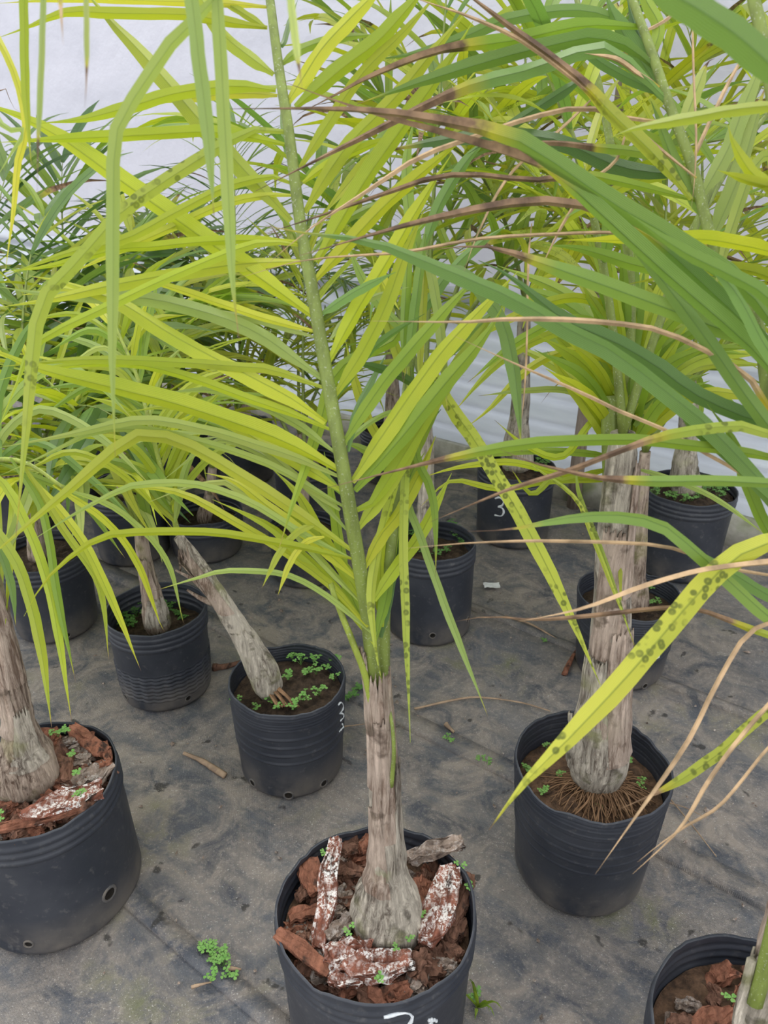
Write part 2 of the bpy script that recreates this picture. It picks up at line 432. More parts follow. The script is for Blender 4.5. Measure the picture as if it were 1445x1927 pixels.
w1 = tag(wall('wall_back', .66, 3.6, .05, mat_film(), 90, 50, lambda l, z: .03 * noise.noise(V((l * .8, z * 2.5, 1))) + .012 * noise.noise(V((l * 3, z * 6, 5)))), kind='structure')
w2 = tag(wall('wall_back_lower', .0, .74, 0, mat_sheet(), 90, 56, lambda l, z: .018 * math.sin(z * 60 + .7 * noise.noise(V((l * .7, z * 3, 2)))) + .02 * noise.noise(V((l * .9, z * 4, 8)))), kind='structure')
def box_along(name, l0, l1, n0, n1, z0, z1, mat, rough=.004, parent=None):
    vs, fs = [], []; n = 60
    for i in range(n + 1):
        for k, (q, z) in enumerate(((n0, z0), (n0, z1), (n1, z1), (n1, z0))):
            p = WB + DIR * (l0 + (l1 - l0) * i / n) + NRM * q
            vs.append((p.x, p.y + rough * noise.noise(p * 6 + V((k, 0, 0))), z + rough * noise.noise(p * 9)))
        if i:
            for k in range(4): a = (i - 1) * 4; fs.append((a + k, a + (k + 1) % 4, a + 4 + (k + 1) % 4, a + 4 + k))
    return mesh(name, vs, fs, mat, parent)
tag(box_along('baseboard_back', -9, 6, -.055, -.025, -.01, .11, CONC), kind='structure')
def post(px, py0, label, mat, wd=.035):
    p = WB + DIR * 0; best = None
    r = ray(px, py0); # meet the wall plane
    k = ((WB + NRM * -.09) - CAM).dot(NRM) / r.dot(NRM); c = CAM + r * k
    pts = [V((c.x + .006 * noise.noise(V((i, px, 0))), c.y, -.01 + 2.9 * i / 16)) for i in range(17)]
    vs, fs = tube_data(pts, [wd / 2] * 17, 6, .25, 6)
    tag(mesh('timber_post', [v - V((c.x, c.y, 0)) for v in vs], fs, mat, loc=V((c.x, c.y, 0))), label, 'post')
post(1102, 760, 'weathered timber post standing against the grey sheeting behind the thick-trunked palm', WOOD, .05)

# ---------------------------------------------------------------- pots
def make_pot(root, D, Hh, style='thick', base=.93, ragged=.004, seed=0, soil_drop=.05, holes=(), soil=SOIL, squash=0.0, soil_mat_bump=.008):
    R = D / 2; seg = 72
    prof = []                                            # (radius factor, z) outside, bottom to top
    nz = 96
    for i in range(nz + 1):
        z = Hh * i / nz; f = base + (1 - base) * (z / Hh)
        b = 0
        dz = Hh - z
        if style == 'thick' or style == 'basket':
            if .012 < dz < .056: b = .030 * abs(math.sin((dz - .012) / .044 * 3 * math.pi)) ** .7
            if dz <= .012: b = .012
        if style == 'thin':
            if .006 < dz < .048: b = .014 * (math.sin(dz * 900) > 0)
            elif .05 < dz < .14 and (dz * 1000) % 22 < 3: b = .016
        if style == 'basket' and .03 < z < .47 * Hh: b = .022 * (1 if (z * 1000) % 11 < 6 else 0)
        if z < .012: f -= .05 * (1 - z / .012) ** 2
        prof.append((f + b, z))
    th = .0035; vs, fs = [], []
    rows = [(R * f, z, 1) for f, z in prof] + [(R * (prof[-1][0]) - th, Hh, 1)] + [(R * f - th, z, 0) for f, z in reversed(prof[12:])]
    for (r, z, outer) in rows:
        for k in range(seg):
            a = 2 * math.pi * k / seg; ca, sa = math.cos(a), math.sin(a)
            w = 1 + .018 * noise.noise(V((ca * 1.3 + seed, sa * 1.3, z * 3))) + .008 * noise.noise(V((ca * 3 + seed, sa * 3, z * 9)))
            w *= 1 + squash * ca * ca
            rr = r * w
            if style == 'basket' and outer and .03 < z < .47 * Hh and k % 3 == 0: rr -= .0035
            zz = z
            if z > Hh - .02:
                t = (z - Hh + .02) / .02
                zz += t * (ragged * 2.2 * noise.noise(V((ca * 2 + seed * 3, sa * 2, 0))) + ragged * .8 * noise.noise(V((ca * 11 + seed, sa * 11, 0))))
            vs.append(V((rr * ca, rr * sa, zz)))
    nr = len(rows)
    for i in range(nr - 1):
        for k in range(seg): a, b = i * seg + k, i * seg + (k + 1) % seg; fs.append((a, b, b + seg, a + seg))
    fs.append(tuple(range(seg))[::-1])
    pot = mesh('pot', vs, fs, PLASTIC, root)
    # soil
    zs = Hh - soil_drop; f = interp([(i / nz, p[0]) for i, p in enumerate(prof)], zs / Hh); Rs = R * (base + (1 - base) * zs / Hh) * .99 - th
    sv, sf = [V((0, 0, zs + .012))], []; nr = 14
    for i in range(1, nr + 1):
        for k in range(48):
            a = 2 * math.pi * k / 48; r = Rs * i / nr; x, y = r * math.cos(a), r * math.sin(a)
            if squash: x *= 1 + squash
            z = zs + .012 * (1 - (i / nr) ** 2) + soil_mat_bump * noise.noise(V((x * 40, y * 40, seed))) + soil_mat_bump * .7 * noise.noise(V((x * 110, y * 110, seed)))
            sv.append(V((x, y, z)))
    for k in range(48): sf.append((0, 1 + k, 1 + (k + 1) % 48))
    for i in range(nr - 1):
        for k in range(48): a = 1 + i * 48 + k; b = 1 + i * 48 + (k + 1) % 48; sf.append((a, a + 48, b + 48, b))
    mesh('soil', sv, sf, soil, root)
    for a, z, rr in holes:
        a = math.radians(a); out = V((math.cos(a), math.sin(a), 0)); up = V((0, 0, 1)); s = up.cross(out)
        bv = BVHTree.FromPolygons(vs, fs)
        hit = bv.ray_cast(out * 1.0 + up * z, -out)[0] or out * R * base + up * z
        hv, hf = [], []
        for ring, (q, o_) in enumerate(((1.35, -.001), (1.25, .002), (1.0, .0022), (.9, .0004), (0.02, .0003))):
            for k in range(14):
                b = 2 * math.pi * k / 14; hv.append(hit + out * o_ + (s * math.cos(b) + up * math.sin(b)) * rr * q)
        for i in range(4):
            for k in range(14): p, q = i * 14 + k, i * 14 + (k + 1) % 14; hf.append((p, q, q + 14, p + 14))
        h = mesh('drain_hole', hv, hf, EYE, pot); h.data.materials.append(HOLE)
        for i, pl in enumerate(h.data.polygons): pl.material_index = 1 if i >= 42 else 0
    return pot, vs, fs
def paint(root, pot, vs, fs, strokes, w=.003, name='painted_number'):
    bv = BVHTree.FromPolygons(vs, fs); P, F = [], []
    for st in strokes:
        pts = []
        for q in crom([(x, y, 0) for x, y in st], 22):
            hit = bv.ray_cast(CAM - root.location, ray(q.x, q.y).normalized())
            if hit[0] is not None: pts.append(hit[0] + hit[1] * .0008)
        if len(pts) < 3: continue
        v, f = tube_data(pts, [w * (.75 + .3 * math.sin(i * .9)) for i in range(len(pts))], 6)
        F += [tuple(i + len(P) for i in ff) for ff in f]; P += v
    if P: o = mesh(name, P, F, CHALK, pot); o['label'] = 'hand-painted white mark on the black pot'
def trunk(root, px, Y, mat=TRUNK, lean=0.0, rough=.14, freq=26, z0=None, name='trunk', seg=22, seed=0.0, n=34):
    """px = (x, y, width) from foot to top on the upright plane at Y (lean = Y change per metre of height)"""
    P = []
    for x, y, w in px:
        p = at_y(x, y, Y)
        p = at_y(x, y, Y + lean * (p.z - .2)); P.append((p.x, p.y, p.z, w * .88 * depth_of(p) / FPX / 2))
    P = [V(q) for q in P]
    Q = [V(q[:3]) for q in P]; L = [0.0]
    for a, b in zip(Q, Q[1:]): L.append(L[-1] + (b - a).length)
    pts = crom(Q, n); keys = [(l / L[-1], q[3]) for l, q in zip(L, P)]
    rad = [interp(keys, i / n) for i in range(n + 1)]
    pts = [p - root.location for p in pts]
    vs, fs = tube_data(pts, rad, seg, rough, freq, seed=seed)
    o = mesh(name, vs, fs, mat, root)
    return o, pts, rad
def sheath(root, tr, i0, i1, a0, span, mat=SHEATH, off=.003, flare=0.0, name='leaf_sheath', seed=0.0, ragged=.02, twist=0.0):
    """an old leaf base clasping the trunk between rings i0 and i1 around azimuth a0 (-90 faces the lens)"""
    o, pts, rad = tr; vs, fs = [], []; na, nn = 30, 16
    for i in range(nn + 1):
        t = i / nn; u = i0 + (i1 - i0) * t; k = min(len(pts) - 2, max(0, int(u))); p = pts[k].lerp(pts[k + 1], u - k) if u <= len(pts) - 1 else pts[-1] + (pts[-1] - pts[-2]) * (u - len(pts) + 1)
        r = rad[min(len(rad) - 1, max(0, int(u)))] * 1.02 + off * .6 + flare * .7 * t * t
        sp = math.radians(span) * (1 - .45 * t)
        for j in range(na + 1):
            a = math.radians(a0 + twist * t) + sp * (j / na - .5)
            q = p + V((math.cos(a), math.sin(a), 0)) * r * (1 + .06 * noise.noise(V((a * 3, t * 5, seed))))
            if i == nn: q.z += ragged * (.7 * noise.noise(V((j * .33, seed, 3))) + .22 * noise.noise(V((j * .9, seed, 7))))
            vs.append(q)
    m = na + 1; K = len(vs)
    for i in range(nn + 1):
        c = pts[min(len(pts) - 1, max(0, int(i0 + (i1 - i0) * i / nn)))]
        for j in range(na + 1):
            q = vs[i * m + j]; d = V((q.x - c.x, q.y - c.y, 0)).normalized() * .0025; vs.append(q - d)
    for i in range(nn):
        for j in range(na): a = i * m + j; fs += [(a, a + 1, a + m + 1, a + m), (K + a, K + a + m, K + a + m + 1, K + a + 1)]
    for i in range(nn):
        for j in (0, na): a = i * m + j; fs.append((a, a + m, K + a + m, K + a))
    for j in range(na): a = nn * m + j; fs.append((a, a + 1, K + a + 1, K + a))
    return mesh(name, vs, fs, mat, root)
def palm(label, px, D, Hh, **kw):
    c = at_z(px[0], px[1], Hh); root = empty('potted_palm', V((c.x, c.y, 0)))
    tag(root, label, 'potted palm', 'potted palms on the ground mat')
    return (root,) + make_pot(root, D, Hh, **kw)

P0, pot0, pv0, pf0 = palm('foreground palm in a ragged-rimmed black pot of bark chunks, middle front', (707, 1703), .286, .27, style='thick', base=.95, ragged=.007, seed=1, soil_drop=.055, soil=SOILB)
paint(P0, pot0, pv0, pf0, [[(722, 1913), (728, 1912), (748, 1907), (768, 1906), (776, 1914), (770, 1926), (755, 1942), (735, 1962), (790, 1962)], [(805, 1919), (812, 1917), (820, 1920)], [(808, 1928), (812, 1916), (811, 1926)]], .0028)
P1, pot1, pv1, pf1 = palm('palm with swollen grey base in a bag-like pot of bark, left edge', (62, 1462), .276, .27, style='thick', base=1.06, ragged=.004, seed=5, soil_drop=.03, soil=SOILB, holes=((-88, .035, .007), (-30, .065, .012)))
P2, pot2, pv2, pf2 = palm('thick-trunked palm with exposed fibrous roots in a wide black pot, right of centre', (1115, 1435), .276, .26, style='thin', base=.86, ragged=.006, seed=9, soil_drop=.06, soil=SOILB)
P3, pot3, pv3, pf3 = palm('palm leaning hard to the left out of a black pot with clover', (540, 1275), .246, .235, style='thin', base=.92, ragged=.004, seed=14, soil_drop=.045, holes=((-132, .02, .008), (-88, .014, .009), (-48, .02, .008)))
paint(P3, pot3, pv3, pf3, [[(636, 1327), (640, 1322), (645, 1326), (644, 1336), (638, 1343), (644, 1343), (646, 1350), (640, 1356)], [(643, 1362), (645, 1368), (638, 1377)]], .0022)
P4, pot4, pv4, pf4 = palm('slim palm in the black pot whose lower half has a basket-weave grid', (293, 1143), .239, .235, style='basket', base=.93, ragged=.002, seed=21, soil_drop=.07, holes=((-135, .024, .007), (-48, .024, .007)))
P5, pot5, pv5, pf5 = palm('palm in a black pot with eyelet drain holes, just behind the central palm', (811, 1015), .240, .275, style='thick', base=.99, ragged=.002, seed=28, soil_drop=.055, holes=((-88, .04, .008), (-28, .05, .008)))
P6, pot6, pv6, pf6 = palm('palm by the grey wall in the black pot painted with a white 3', (973, 876), .258, .26, style='thick', base=.97, ragged=.003, seed=33, soil_drop=.03)
paint(P6, pot6, pv6, pf6, [[(932, 938), (940, 936), (947, 943), (945, 951), (936, 954), (945, 956), (948, 964), (943, 971), (931, 969)]], .0035)
P7, pot7, pv7, pf7 = palm('palm with a pale bulbous grey base in the far pot at right', (1297, 916), .281, .28, style='thick', base=.92, ragged=.003, seed=38, soil_drop=.03, holes=((-100, .03, .008),))
P8, pot8, pv8, pf8 = palm('thin-stemmed palm in a ridged black pot hidden behind the thick trunk', (1184, 1116), .258, .225, style='thin', base=.86, ragged=.005, seed=44, soil_drop=.05, holes=((-70, .015, .007),))
paint(P8, pot8, pv8, pf8, [[(1215, 1238), (1228, 1241), (1238, 1236), (1241, 1226)]], .003)
P9, pot9, pv9, pf9 = palm('bushy palm in the black pot at the left edge behind the bark-topped pot', (80, 1035), .240, .24, style='thick', base=.92, ragged=.003, seed=51, soil_drop=.03, holes=((-100, .02, .007), (-55, .02, .007)))
P10, pot10, pv10, pf10 = palm('dark potted palm behind the basket-weave pot', (235, 915), .25, .24, style='thick', base=.93, seed=55)
P11, pot11, pv11, pf11 = palm('young palm sunk deep in a low wide black pot, left of centre', (383, 957), .248, .15, style='thick', base=.93, ragged=.003, seed=60, soil_drop=.06)
P12, pot12, pv12, pf12 = palm('palm in a low black pot half hidden by the central palm leaflets', (570, 985), .215, .18, style='thick', base=.93, seed=66, soil_drop=.04)
P15, pot15, pv15, pf15 = palm('palm with a cut leaf base in the black pot at the bottom right corner', (1452, 1962), .285, .27, style='thick', base=.95, ragged=.006, seed=72, soil_drop=.055, soil=SOILB)
FARP = [palm(lb, q, .25, .22, style='thick', base=.93, seed=80 + i) for i, (q, lb) in enumerate([((578, 858), 'far palm in a black pot just left of the central green stem'),
        ((455, 800), 'far feathery palm in a black pot near the grey sheeting, middle left'), ((330, 800), 'far bushy palm in a black pot behind the leaning one'),
        ((170, 830), 'far bushy palm in a black pot among the dark leaves at left'), ((20, 880), 'dark green far palm in a black pot at the far left edge'),
        ((735, 800), 'far palm by the wall behind the central palm')])]
#--PLANTS
# ---------------------------------------------------------------- the palm in the middle
Y0 = .752
T0 = trunk(P0, [(722, 1790, 70), (726, 1772, 118), (727, 1745, 148), (728, 1712, 156), (727, 1685, 138), (727, 1655, 102), (727, 1620, 80), (725, 1560, 68), (722, 1500, 64), (719, 1430, 57), (714, 1360, 52), (708, 1290, 46)], Y0, TRUNKG, n=44, seed=2)
sheath(P0, T0, 22, 40, -70, 150, SHEATH, .002, .004, seed=1)
sheath(P0, T0, 27, 46, -35, 90, SHEATH, .004, .006, seed=7, ragged=.03)
sheath(P0, T0, 17, 33, -20, 80, TRUNKG, .003, .006, seed=3, ragged=.03)
sheath(P0, T0, 14, 27, -130, 100, SHEATH, .001, .002, seed=4)
sheath(P0, T0, 30, 49, -150, 90, SHEATH, .003, .004, seed=6)
sheath(P0, T0, 33, 45.5, -95, 170, SHEATH, .001, .004, seed=17, ragged=.04)
rachis(P0, [(736, 1480), (741, 1420), (738, 1365), (731, 1330)], [.99, .962, .945, .945], .0032, .002, STEM, 10, 'leaf_base')
def DR(y): return interp([(0, .80), (130, .79), (260, .78), (560, .78), (720, .79), (850, .80), (1000, .835), (1150, .88), (1290, .922)], y)
R1 = rachis(P0, [(714, 1400), (707, 1310), (690, 1150), (665, 1000), (640, 850), (617, 720), (590, 560), (565, 420), (545, 260), (525, 130), (508, 0), (490, -140)],
            [.99, .945, .884, .835, .80, .79, .78, .78, .78, .79, .80, .82], .0095, .0042, STEM, n=44, seg=10)
R1['label'] = 'long green leaf stalk of the middle palm'
# leaflets of this frond, base first; (points, width px, tip depth change, material, dead from)
L_left = [
 ([(503, 52), (430, 42), (355, 28), (213, 25), (126, 23), (50, 52), (0, 70)], 20, 0, LIME, 2),
 ([(508, 14), (420, 6), (300, 2), (150, -2), (0, 6)], 14, .05, YELLOW, 2),
 ([(515, 140), (445, 88), (415, 60), (380, 0), (350, -60)], 24, .02, LIME, 2),
 ([(500, 52), (450, 20), (420, 0), (400, -30)], 14, .02, LIME, 2),
 ([(519, 170), (450, 162), (380, 168), (320, 178), (230, 205), (150, 225), (75, 232)], 24, -.02, LIME, 2),
 ([(522, 180), (470, 176), (400, 180), (300, 195)], 16, .06, YELLOW, 2),
 ([(535, 272), (450, 255), (380, 248), (250, 255), (110, 262), (0, 268)], 22, 0, LIME, 2),
 ([(540, 248), (500, 240), (440, 260), (330, 328), (235, 393), (205, 425), (130, 510), (78, 568), (64, 650), (45, 850), (30, 1010)], 26, -.12, SPOT, .97),
 ([(548, 345), (515, 332), (430, 350), (330, 400), (230, 452), (130, 475), (0, 522)], 18, -.03, LIME, 2),
 ([(548, 415), (450, 310), (370, 220), (280, 115), (200, 30), (150, -30)], 33, .04, LIME, 2),
 ([(590, 596), (500, 530), (400, 460), (300, 390), (200, 320), (100, 250), (0, 205), (-60, 190)], 36, .03, LIME, 2),
 ([(548, 368), (500, 368), (420, 385), (330, 425), (230, 470), (120, 520)], 16, .04, YELLOW, 2),
 ([(560, 455), (470, 452), (380, 455), (280, 465), (215, 470), (100, 500), (0, 512)], 17, .0, LIME, 2),
 ([(568, 492), (480, 495), (380, 507), (220, 535), (100, 562), (0, 578)], 24, .03, LIME, 2),
 ([(568, 462), (500, 455), (430, 475), (300, 530), (200, 578), (70, 645), (32, 720), (0, 800)], 18, -.06, LIME, 2),
 ([(595, 625), (500, 600), (400, 567), (300, 535), (220, 525)], 15, .06, YELLOW, 2),
 ([(592, 634), (480, 600), (400, 585), (300, 560), (250, 555)], 13, .08, PALE, 2),
 ([(613, 795), (546, 749), (480, 714), (332, 636), (226, 570), (116, 530), (60, 520)], 30, .02, LIME, 2),
 ([(606, 712), (513, 645), (480, 625), (420, 598), (300, 565), (232, 560), (100, 555), (0, 540)], 28, .05, PALE, 2),
 ([(608, 729), (513, 696), (480, 692), (300, 680), (150, 677), (0, 690)], 18, .03, LIME, 2),
 ([(620, 808), (540, 775), (480, 755), (330, 702), (226, 684), (100, 692), (0, 715)], 17, .05, LIME, 2),
 ([(636, 885), (563, 843), (480, 808), (332, 759), (226, 732), (66, 692), (0, 663), (-50, 650)], 34, .0, LIME, 2),
 ([(640, 898), (560, 862), (480, 836), (400, 812), (270, 790), (130, 818), (0, 842)], 18, -.03, PALE, 2),
 ([(652, 957), (580, 915), (500, 872), (400, 838), (290, 812), (190, 810), (100, 850), (0, 895)], 14, -.04, PALE, 2),
 ([(660, 1035), (560, 965), (460, 900), (360, 842), (280, 818), (230, 837), (130, 922), (0, 1032), (-40, 1065)], 24, -.08, YELLOW, 2),
 ([(658, 1050), (560, 1000), (470, 945), (370, 912), (300, 910), (240, 917), (150, 962), (60, 1017)], 14, -.05, PALE, 2),
 ([(663, 1052), (540, 1025), (400, 1003), (260, 1003), (190, 1012), (125, 1055), (80, 1100), (45, 1160)], 15, -.10, LIME, 2),
 ([(700, 1192), (620, 1125), (540, 1082), (430, 1074), (380, 1085), (290, 1112)], 11, -.05, PALE, .97),
 ([(692, 1180), (620, 1100), (530, 1035), (430, 975), (330, 925), (180, 912)], 16, .0, LIME, 2),
 ([(675, 1130), (600, 1050), (520, 965), (450, 922), (420, 906), (350, 918), (280, 945)], 14, .02, PALE, 2),
 ([(672, 1090), (580, 1010), (500, 950), (440, 905), (385, 890)], 20, .03, LIME, 2),
 ([(640, 960), (560, 900), (480, 832), (430, 815), (400, 822)], 16, .04, PALE, 2),
 ([(655, 1000), (590, 930), (520, 870), (440, 832), (395, 836), (305, 905)], 13, .05, PALE, 2),
 ([(645, 925), (575, 880), (500, 838), (420, 790), (330, 765), (240, 775)], 22, .06, LIME, 2),
 ([(698, 1155), (650, 1080), (600, 1000), (560, 930), (510, 880)], 22, .05, LIME, 2),
 ([(690, 1120), (640, 1060), (590, 1010), (545, 960), (500, 925), (445, 905)], 20, .03, LIME, 2),
 ([(706, 1200), (660, 1120), (640, 1020), (625, 930), (610, 850)], 20, .08, MID, 2),
 ([(705, 1212), (665, 1150), (620, 1092), (560, 1035), (500, 985), (400, 940)], 18, -.02, LIME, 2),
 ([(600, 985), (560, 1000), (525, 1040), (492, 1108)], 13, .0, YELLOW, .97), ([(610, 1010), (575, 1020), (545, 1060), (522, 1122)], 12, .0, YELLOW, .97),
 ([(650, 935), (600, 890), (540, 845), (470, 800), (420, 770)], 18, .1, MID, 2),
 ([(628, 850), (560, 800), (480, 760), (400, 735), (300, 740)], 16, .1, PALE, 2),
]
L_right = [
 ([(527, 124), (560, 97), (600, 80), (660, 68), (715, 66)], 17, .03, MID, 2),
 ([(540, 195), (575, 140), (613, 83), (693, 0), (740, -50)], 28, .02, LIME, 2),
 ([(556, 202), (646, 126), (712, 76), (780, 0), (820, -50)], 30, .04, LIME, 2),
 ([(563, 318), (613, 239), (680, 140), (760, 60), (830, -20)], 22, .05, LIME, 2),
 ([(570, 344), (613, 313), (680, 280), (760, 250)], 16, .05, LIME, 2),
 ([(573, 400), (646, 284), (745, 182), (812, 100), (888, 10)], 28, .05, LIME, 2),
 ([(596, 494), (680, 349), (762, 232), (845, 116), (890, 40)], 33, .05, LIME, 2),
 ([(593, 528), (646, 470), (720, 390), (800, 320), (880, 255)], 27, .06, LIME, 2),
 ([(603, 592), (666, 550), (726, 520), (745, 512)], 17, .0, GREEN, 2),
 ([(590, 470), (640, 420), (720, 380), (800, 350)], 14, .1, MID, 2),
 ([(620, 680), (666, 593), (729, 490), (790, 385), (850, 290)], 28, .04, LIME, 2),
 ([(630, 744), (680, 666), (726, 576), (756, 493), (800, 390)], 28, .03, LIME, 2),
 ([(632, 750), (696, 663), (746, 623), (800, 590)], 14, .07, GREEN, 2),
 ([(646, 834), (706, 742), (752, 682), (845, 576), (912, 505)], 26, .03, MID, 2),
 ([(662, 907), (746, 782), (829, 666), (895, 593), (975, 510)], 33, .02, LIME, 2),
 ([(668, 924), (762, 815), (829, 732), (912, 633), (950, 570)], 33, .0, MID, 2),
 ([(672, 960), (700, 948), (779, 825), (845, 716), (900, 630), (960, 560)], 28, .06, LIME, 2),
 ([(674, 995), (722, 926), (766, 857), (810, 785)], 26, .05, LIME, 2),
 ([(686, 1068), (716, 1009), (750, 966), (790, 890), (820, 820)], 24, .06, LIME, 2),
 ([(704, 1130), (739, 1076), (789, 1009), (822, 946), (850, 890)], 24, .08, LIME, 2),
 ([(706, 1205), (728, 1120), (742, 1010), (760, 900), (775, 790)], 24, .08, MID, 2),
 ([(640, 846), (690, 800), (740, 775), (800, 770)], 10, .1, PALE, 2),
 ([(655, 850), (668, 780), (700, 715), (730, 660)], 14, .1, GREEN, 2),
 ([(512, 60), (530, 85), (545, 40), (560, 0)], 10, .05, DARK, 2),
 ([(620, 640), (650, 600), (700, 560), (770, 540)], 12, .09, PALE, 2),
]
for px, w, dd, m, dead in L_left + L_right:
    d = DR(px[0][1]); traced_leaf(P0, R1, px, w, d, d + dd, m, dead)
# spear and inner fronds behind the first stalk
R2 = rachis(P0, [(718, 1390), (722, 1150), (738, 1000), (752, 850), (770, 700), (790, 560), (805, 430)], [.985, .93, .915, .91, .92, .94, .97], .009, .004, STEM)
for px, w, dd, m, dead in [
 ([(760, 800), (762, 840), (745, 905), (712, 1033), (699, 1116), (706, 1215), (719, 1285)], 18, -.10, SPOT, 2),
 ([(768, 690), (768, 760), (764, 850), (758, 1000), (762, 1150), (772, 1398)], 17, -.16, SPOT, 2),
 ([(760, 880), (767, 943), (792, 1010), (839, 1142), (918, 1348)], 15, -.08, PALE, .98),
 ([(775, 690), (782, 850), (809, 916), (819, 983), (820, 1085)], 16, -.05, MID, .96),
 ([(800, 680), (825, 715), (845, 760), (895, 832), (952, 925), (1000, 1010), (1060, 1130), (1130, 1290)], 28, -.08, SPOT, 2),
 ([(795, 470), (812, 516), (829, 616), (842, 775)], 19, -.1, PALE, .97),
 ([(800, 420), (772, 460), (762, 583), (757, 715)], 18, -.05, MID, .95),
 ([(800, 440), (792, 500), (772, 650), (759, 720)], 18, -.08, GREEN, .95),
 ([(800, 480), (795, 600), (790, 700), (802, 760)], 14, -.04, YELLOW, .9),
 ([(808, 500), (870, 510), (912, 556), (945, 605), (968, 700), (982, 850)], 26, -.12, GREEN, .97),
 ([(790, 560), (740, 640), (700, 660), (656, 680), (625, 715), (606, 782), (580, 865), (551, 948), (525, 1032)], 23, -.14, MID, .98),
 ([(800, 740), (760, 712), (700, 690), (656, 681)], 17, -.10, DARK, 2),
 ([(745, 920), (775, 800), (815, 690), (870, 600)], 26, .0, MID, 2), ([(740, 950), (790, 830), (840, 740)], 24, -.02, MID, 2),
 ([(735, 1000), (760, 900), (800, 810), (830, 770)], 26, .02, DARK, 2), ([(725, 1100), (740, 1000), (770, 900), (800, 850)], 24, .02, MID, 2),
 ([(720, 1180), (716, 1060), (730, 960), (745, 870)], 22, -.01, LIME, 2), ([(716, 1200), (735, 1090), (760, 1000), (775, 930)], 20, .02, DARK, 2),
 ([(764, 760), (810, 690), (870, 640), (960, 560)], 22, .05, MID, 2), ([(770, 720), (740, 640), (720, 560), (700, 480)], 20, .06, LIME, 2),
 ([(780, 640), (720, 580), (680, 520), (650, 450)], 18, .08, MID, 2), ([(785, 600), (840, 520), (900, 460), (960, 420)], 20, .06, GREEN, 2),
 ([(752, 880), (700, 800), (670, 720), (650, 640)], 18, .06, LIME, 2), ([(748, 900), (690, 850), (640, 830)], 16, .05, MID, 2),
 ([(795, 500), (770, 400), (765, 300), (780, 220)], 22, .08, MID, 2), ([(800, 460), (830, 380), (880, 300), (930, 250)], 22, .08, GREEN, 2)]:
    d = .915; traced_leaf(P0, R2, px, w, d, d + dd, m, dead)
R3 = rachis(P0, [(712, 1420), (692, 1290), (668, 1220), (640, 1150), (622, 1098)], [.985, .925, .90, .89, .885], .005, .0035, STEMY, n=12)
R3['label'] = 'cut yellow-brown leaf stalk'
R4 = rachis(P0, [(722, 1390), (724, 1200), (728, 1100), (735, 1000), (770, 860)], [.985, .95, .945, .95, .97], .008, .004, STEM, n=14)

# ---------------------------------------------------------------- the palm at the bottom right corner, its fronds fill the right
T15 = trunk(P15, [(1430, 1990, 90), (1432, 1950, 110), (1440, 1890, 100), (1458, 1800, 80), (1476, 1700, 66), (1490, 1610, 56)], .55, SHEATH, n=30, seed=9)
sheath(P15, T15, 2, 17, -150, 120, TRUNKG, .003, .006, seed=8)
sheath(P15, T15, 10, 26, -70, 120, SHEATH, .002, .004, seed=11)
B = rachis(P15, [(1490, 1610), (1520, 1400), (1530, 1100), (1520, 850), (1500, 620), (1480, 380), (1440, 100), (1380, -160)], [.785, .75, .71, .68, .66, .64, .62, .62], .010, .005, STEM, n=30)
for q, ds, r, m, nm in [([(1388, 1935), (1400, 1870), (1414, 1806)], [.86, .85, .835], .006, TRUNKG, 'leaf_stub'), ([(1420, 1890), (1436, 1830), (1462, 1720), (1485, 1620)], [.845, .835, .80, .775], .009, STEM, 'leaf_base')]: rachis(P15, q, ds, r, r * .9, m, 10, nm)
C = rachis(P15, [(1492, 1610), (1500, 1200), (1470, 900), (1445, 750), (1420, 590), (1345, 470), (1305, 320), (1262, 205), (1225, 95), (1190, 0), (1165, -80)], [.79, .82, .82, .80, .79, .79, .80, .80, .81, .82, .83], .0095, .0045, STEM, n=34)
C['label'] = 'grey-green leaf stalk crossing the upper right'
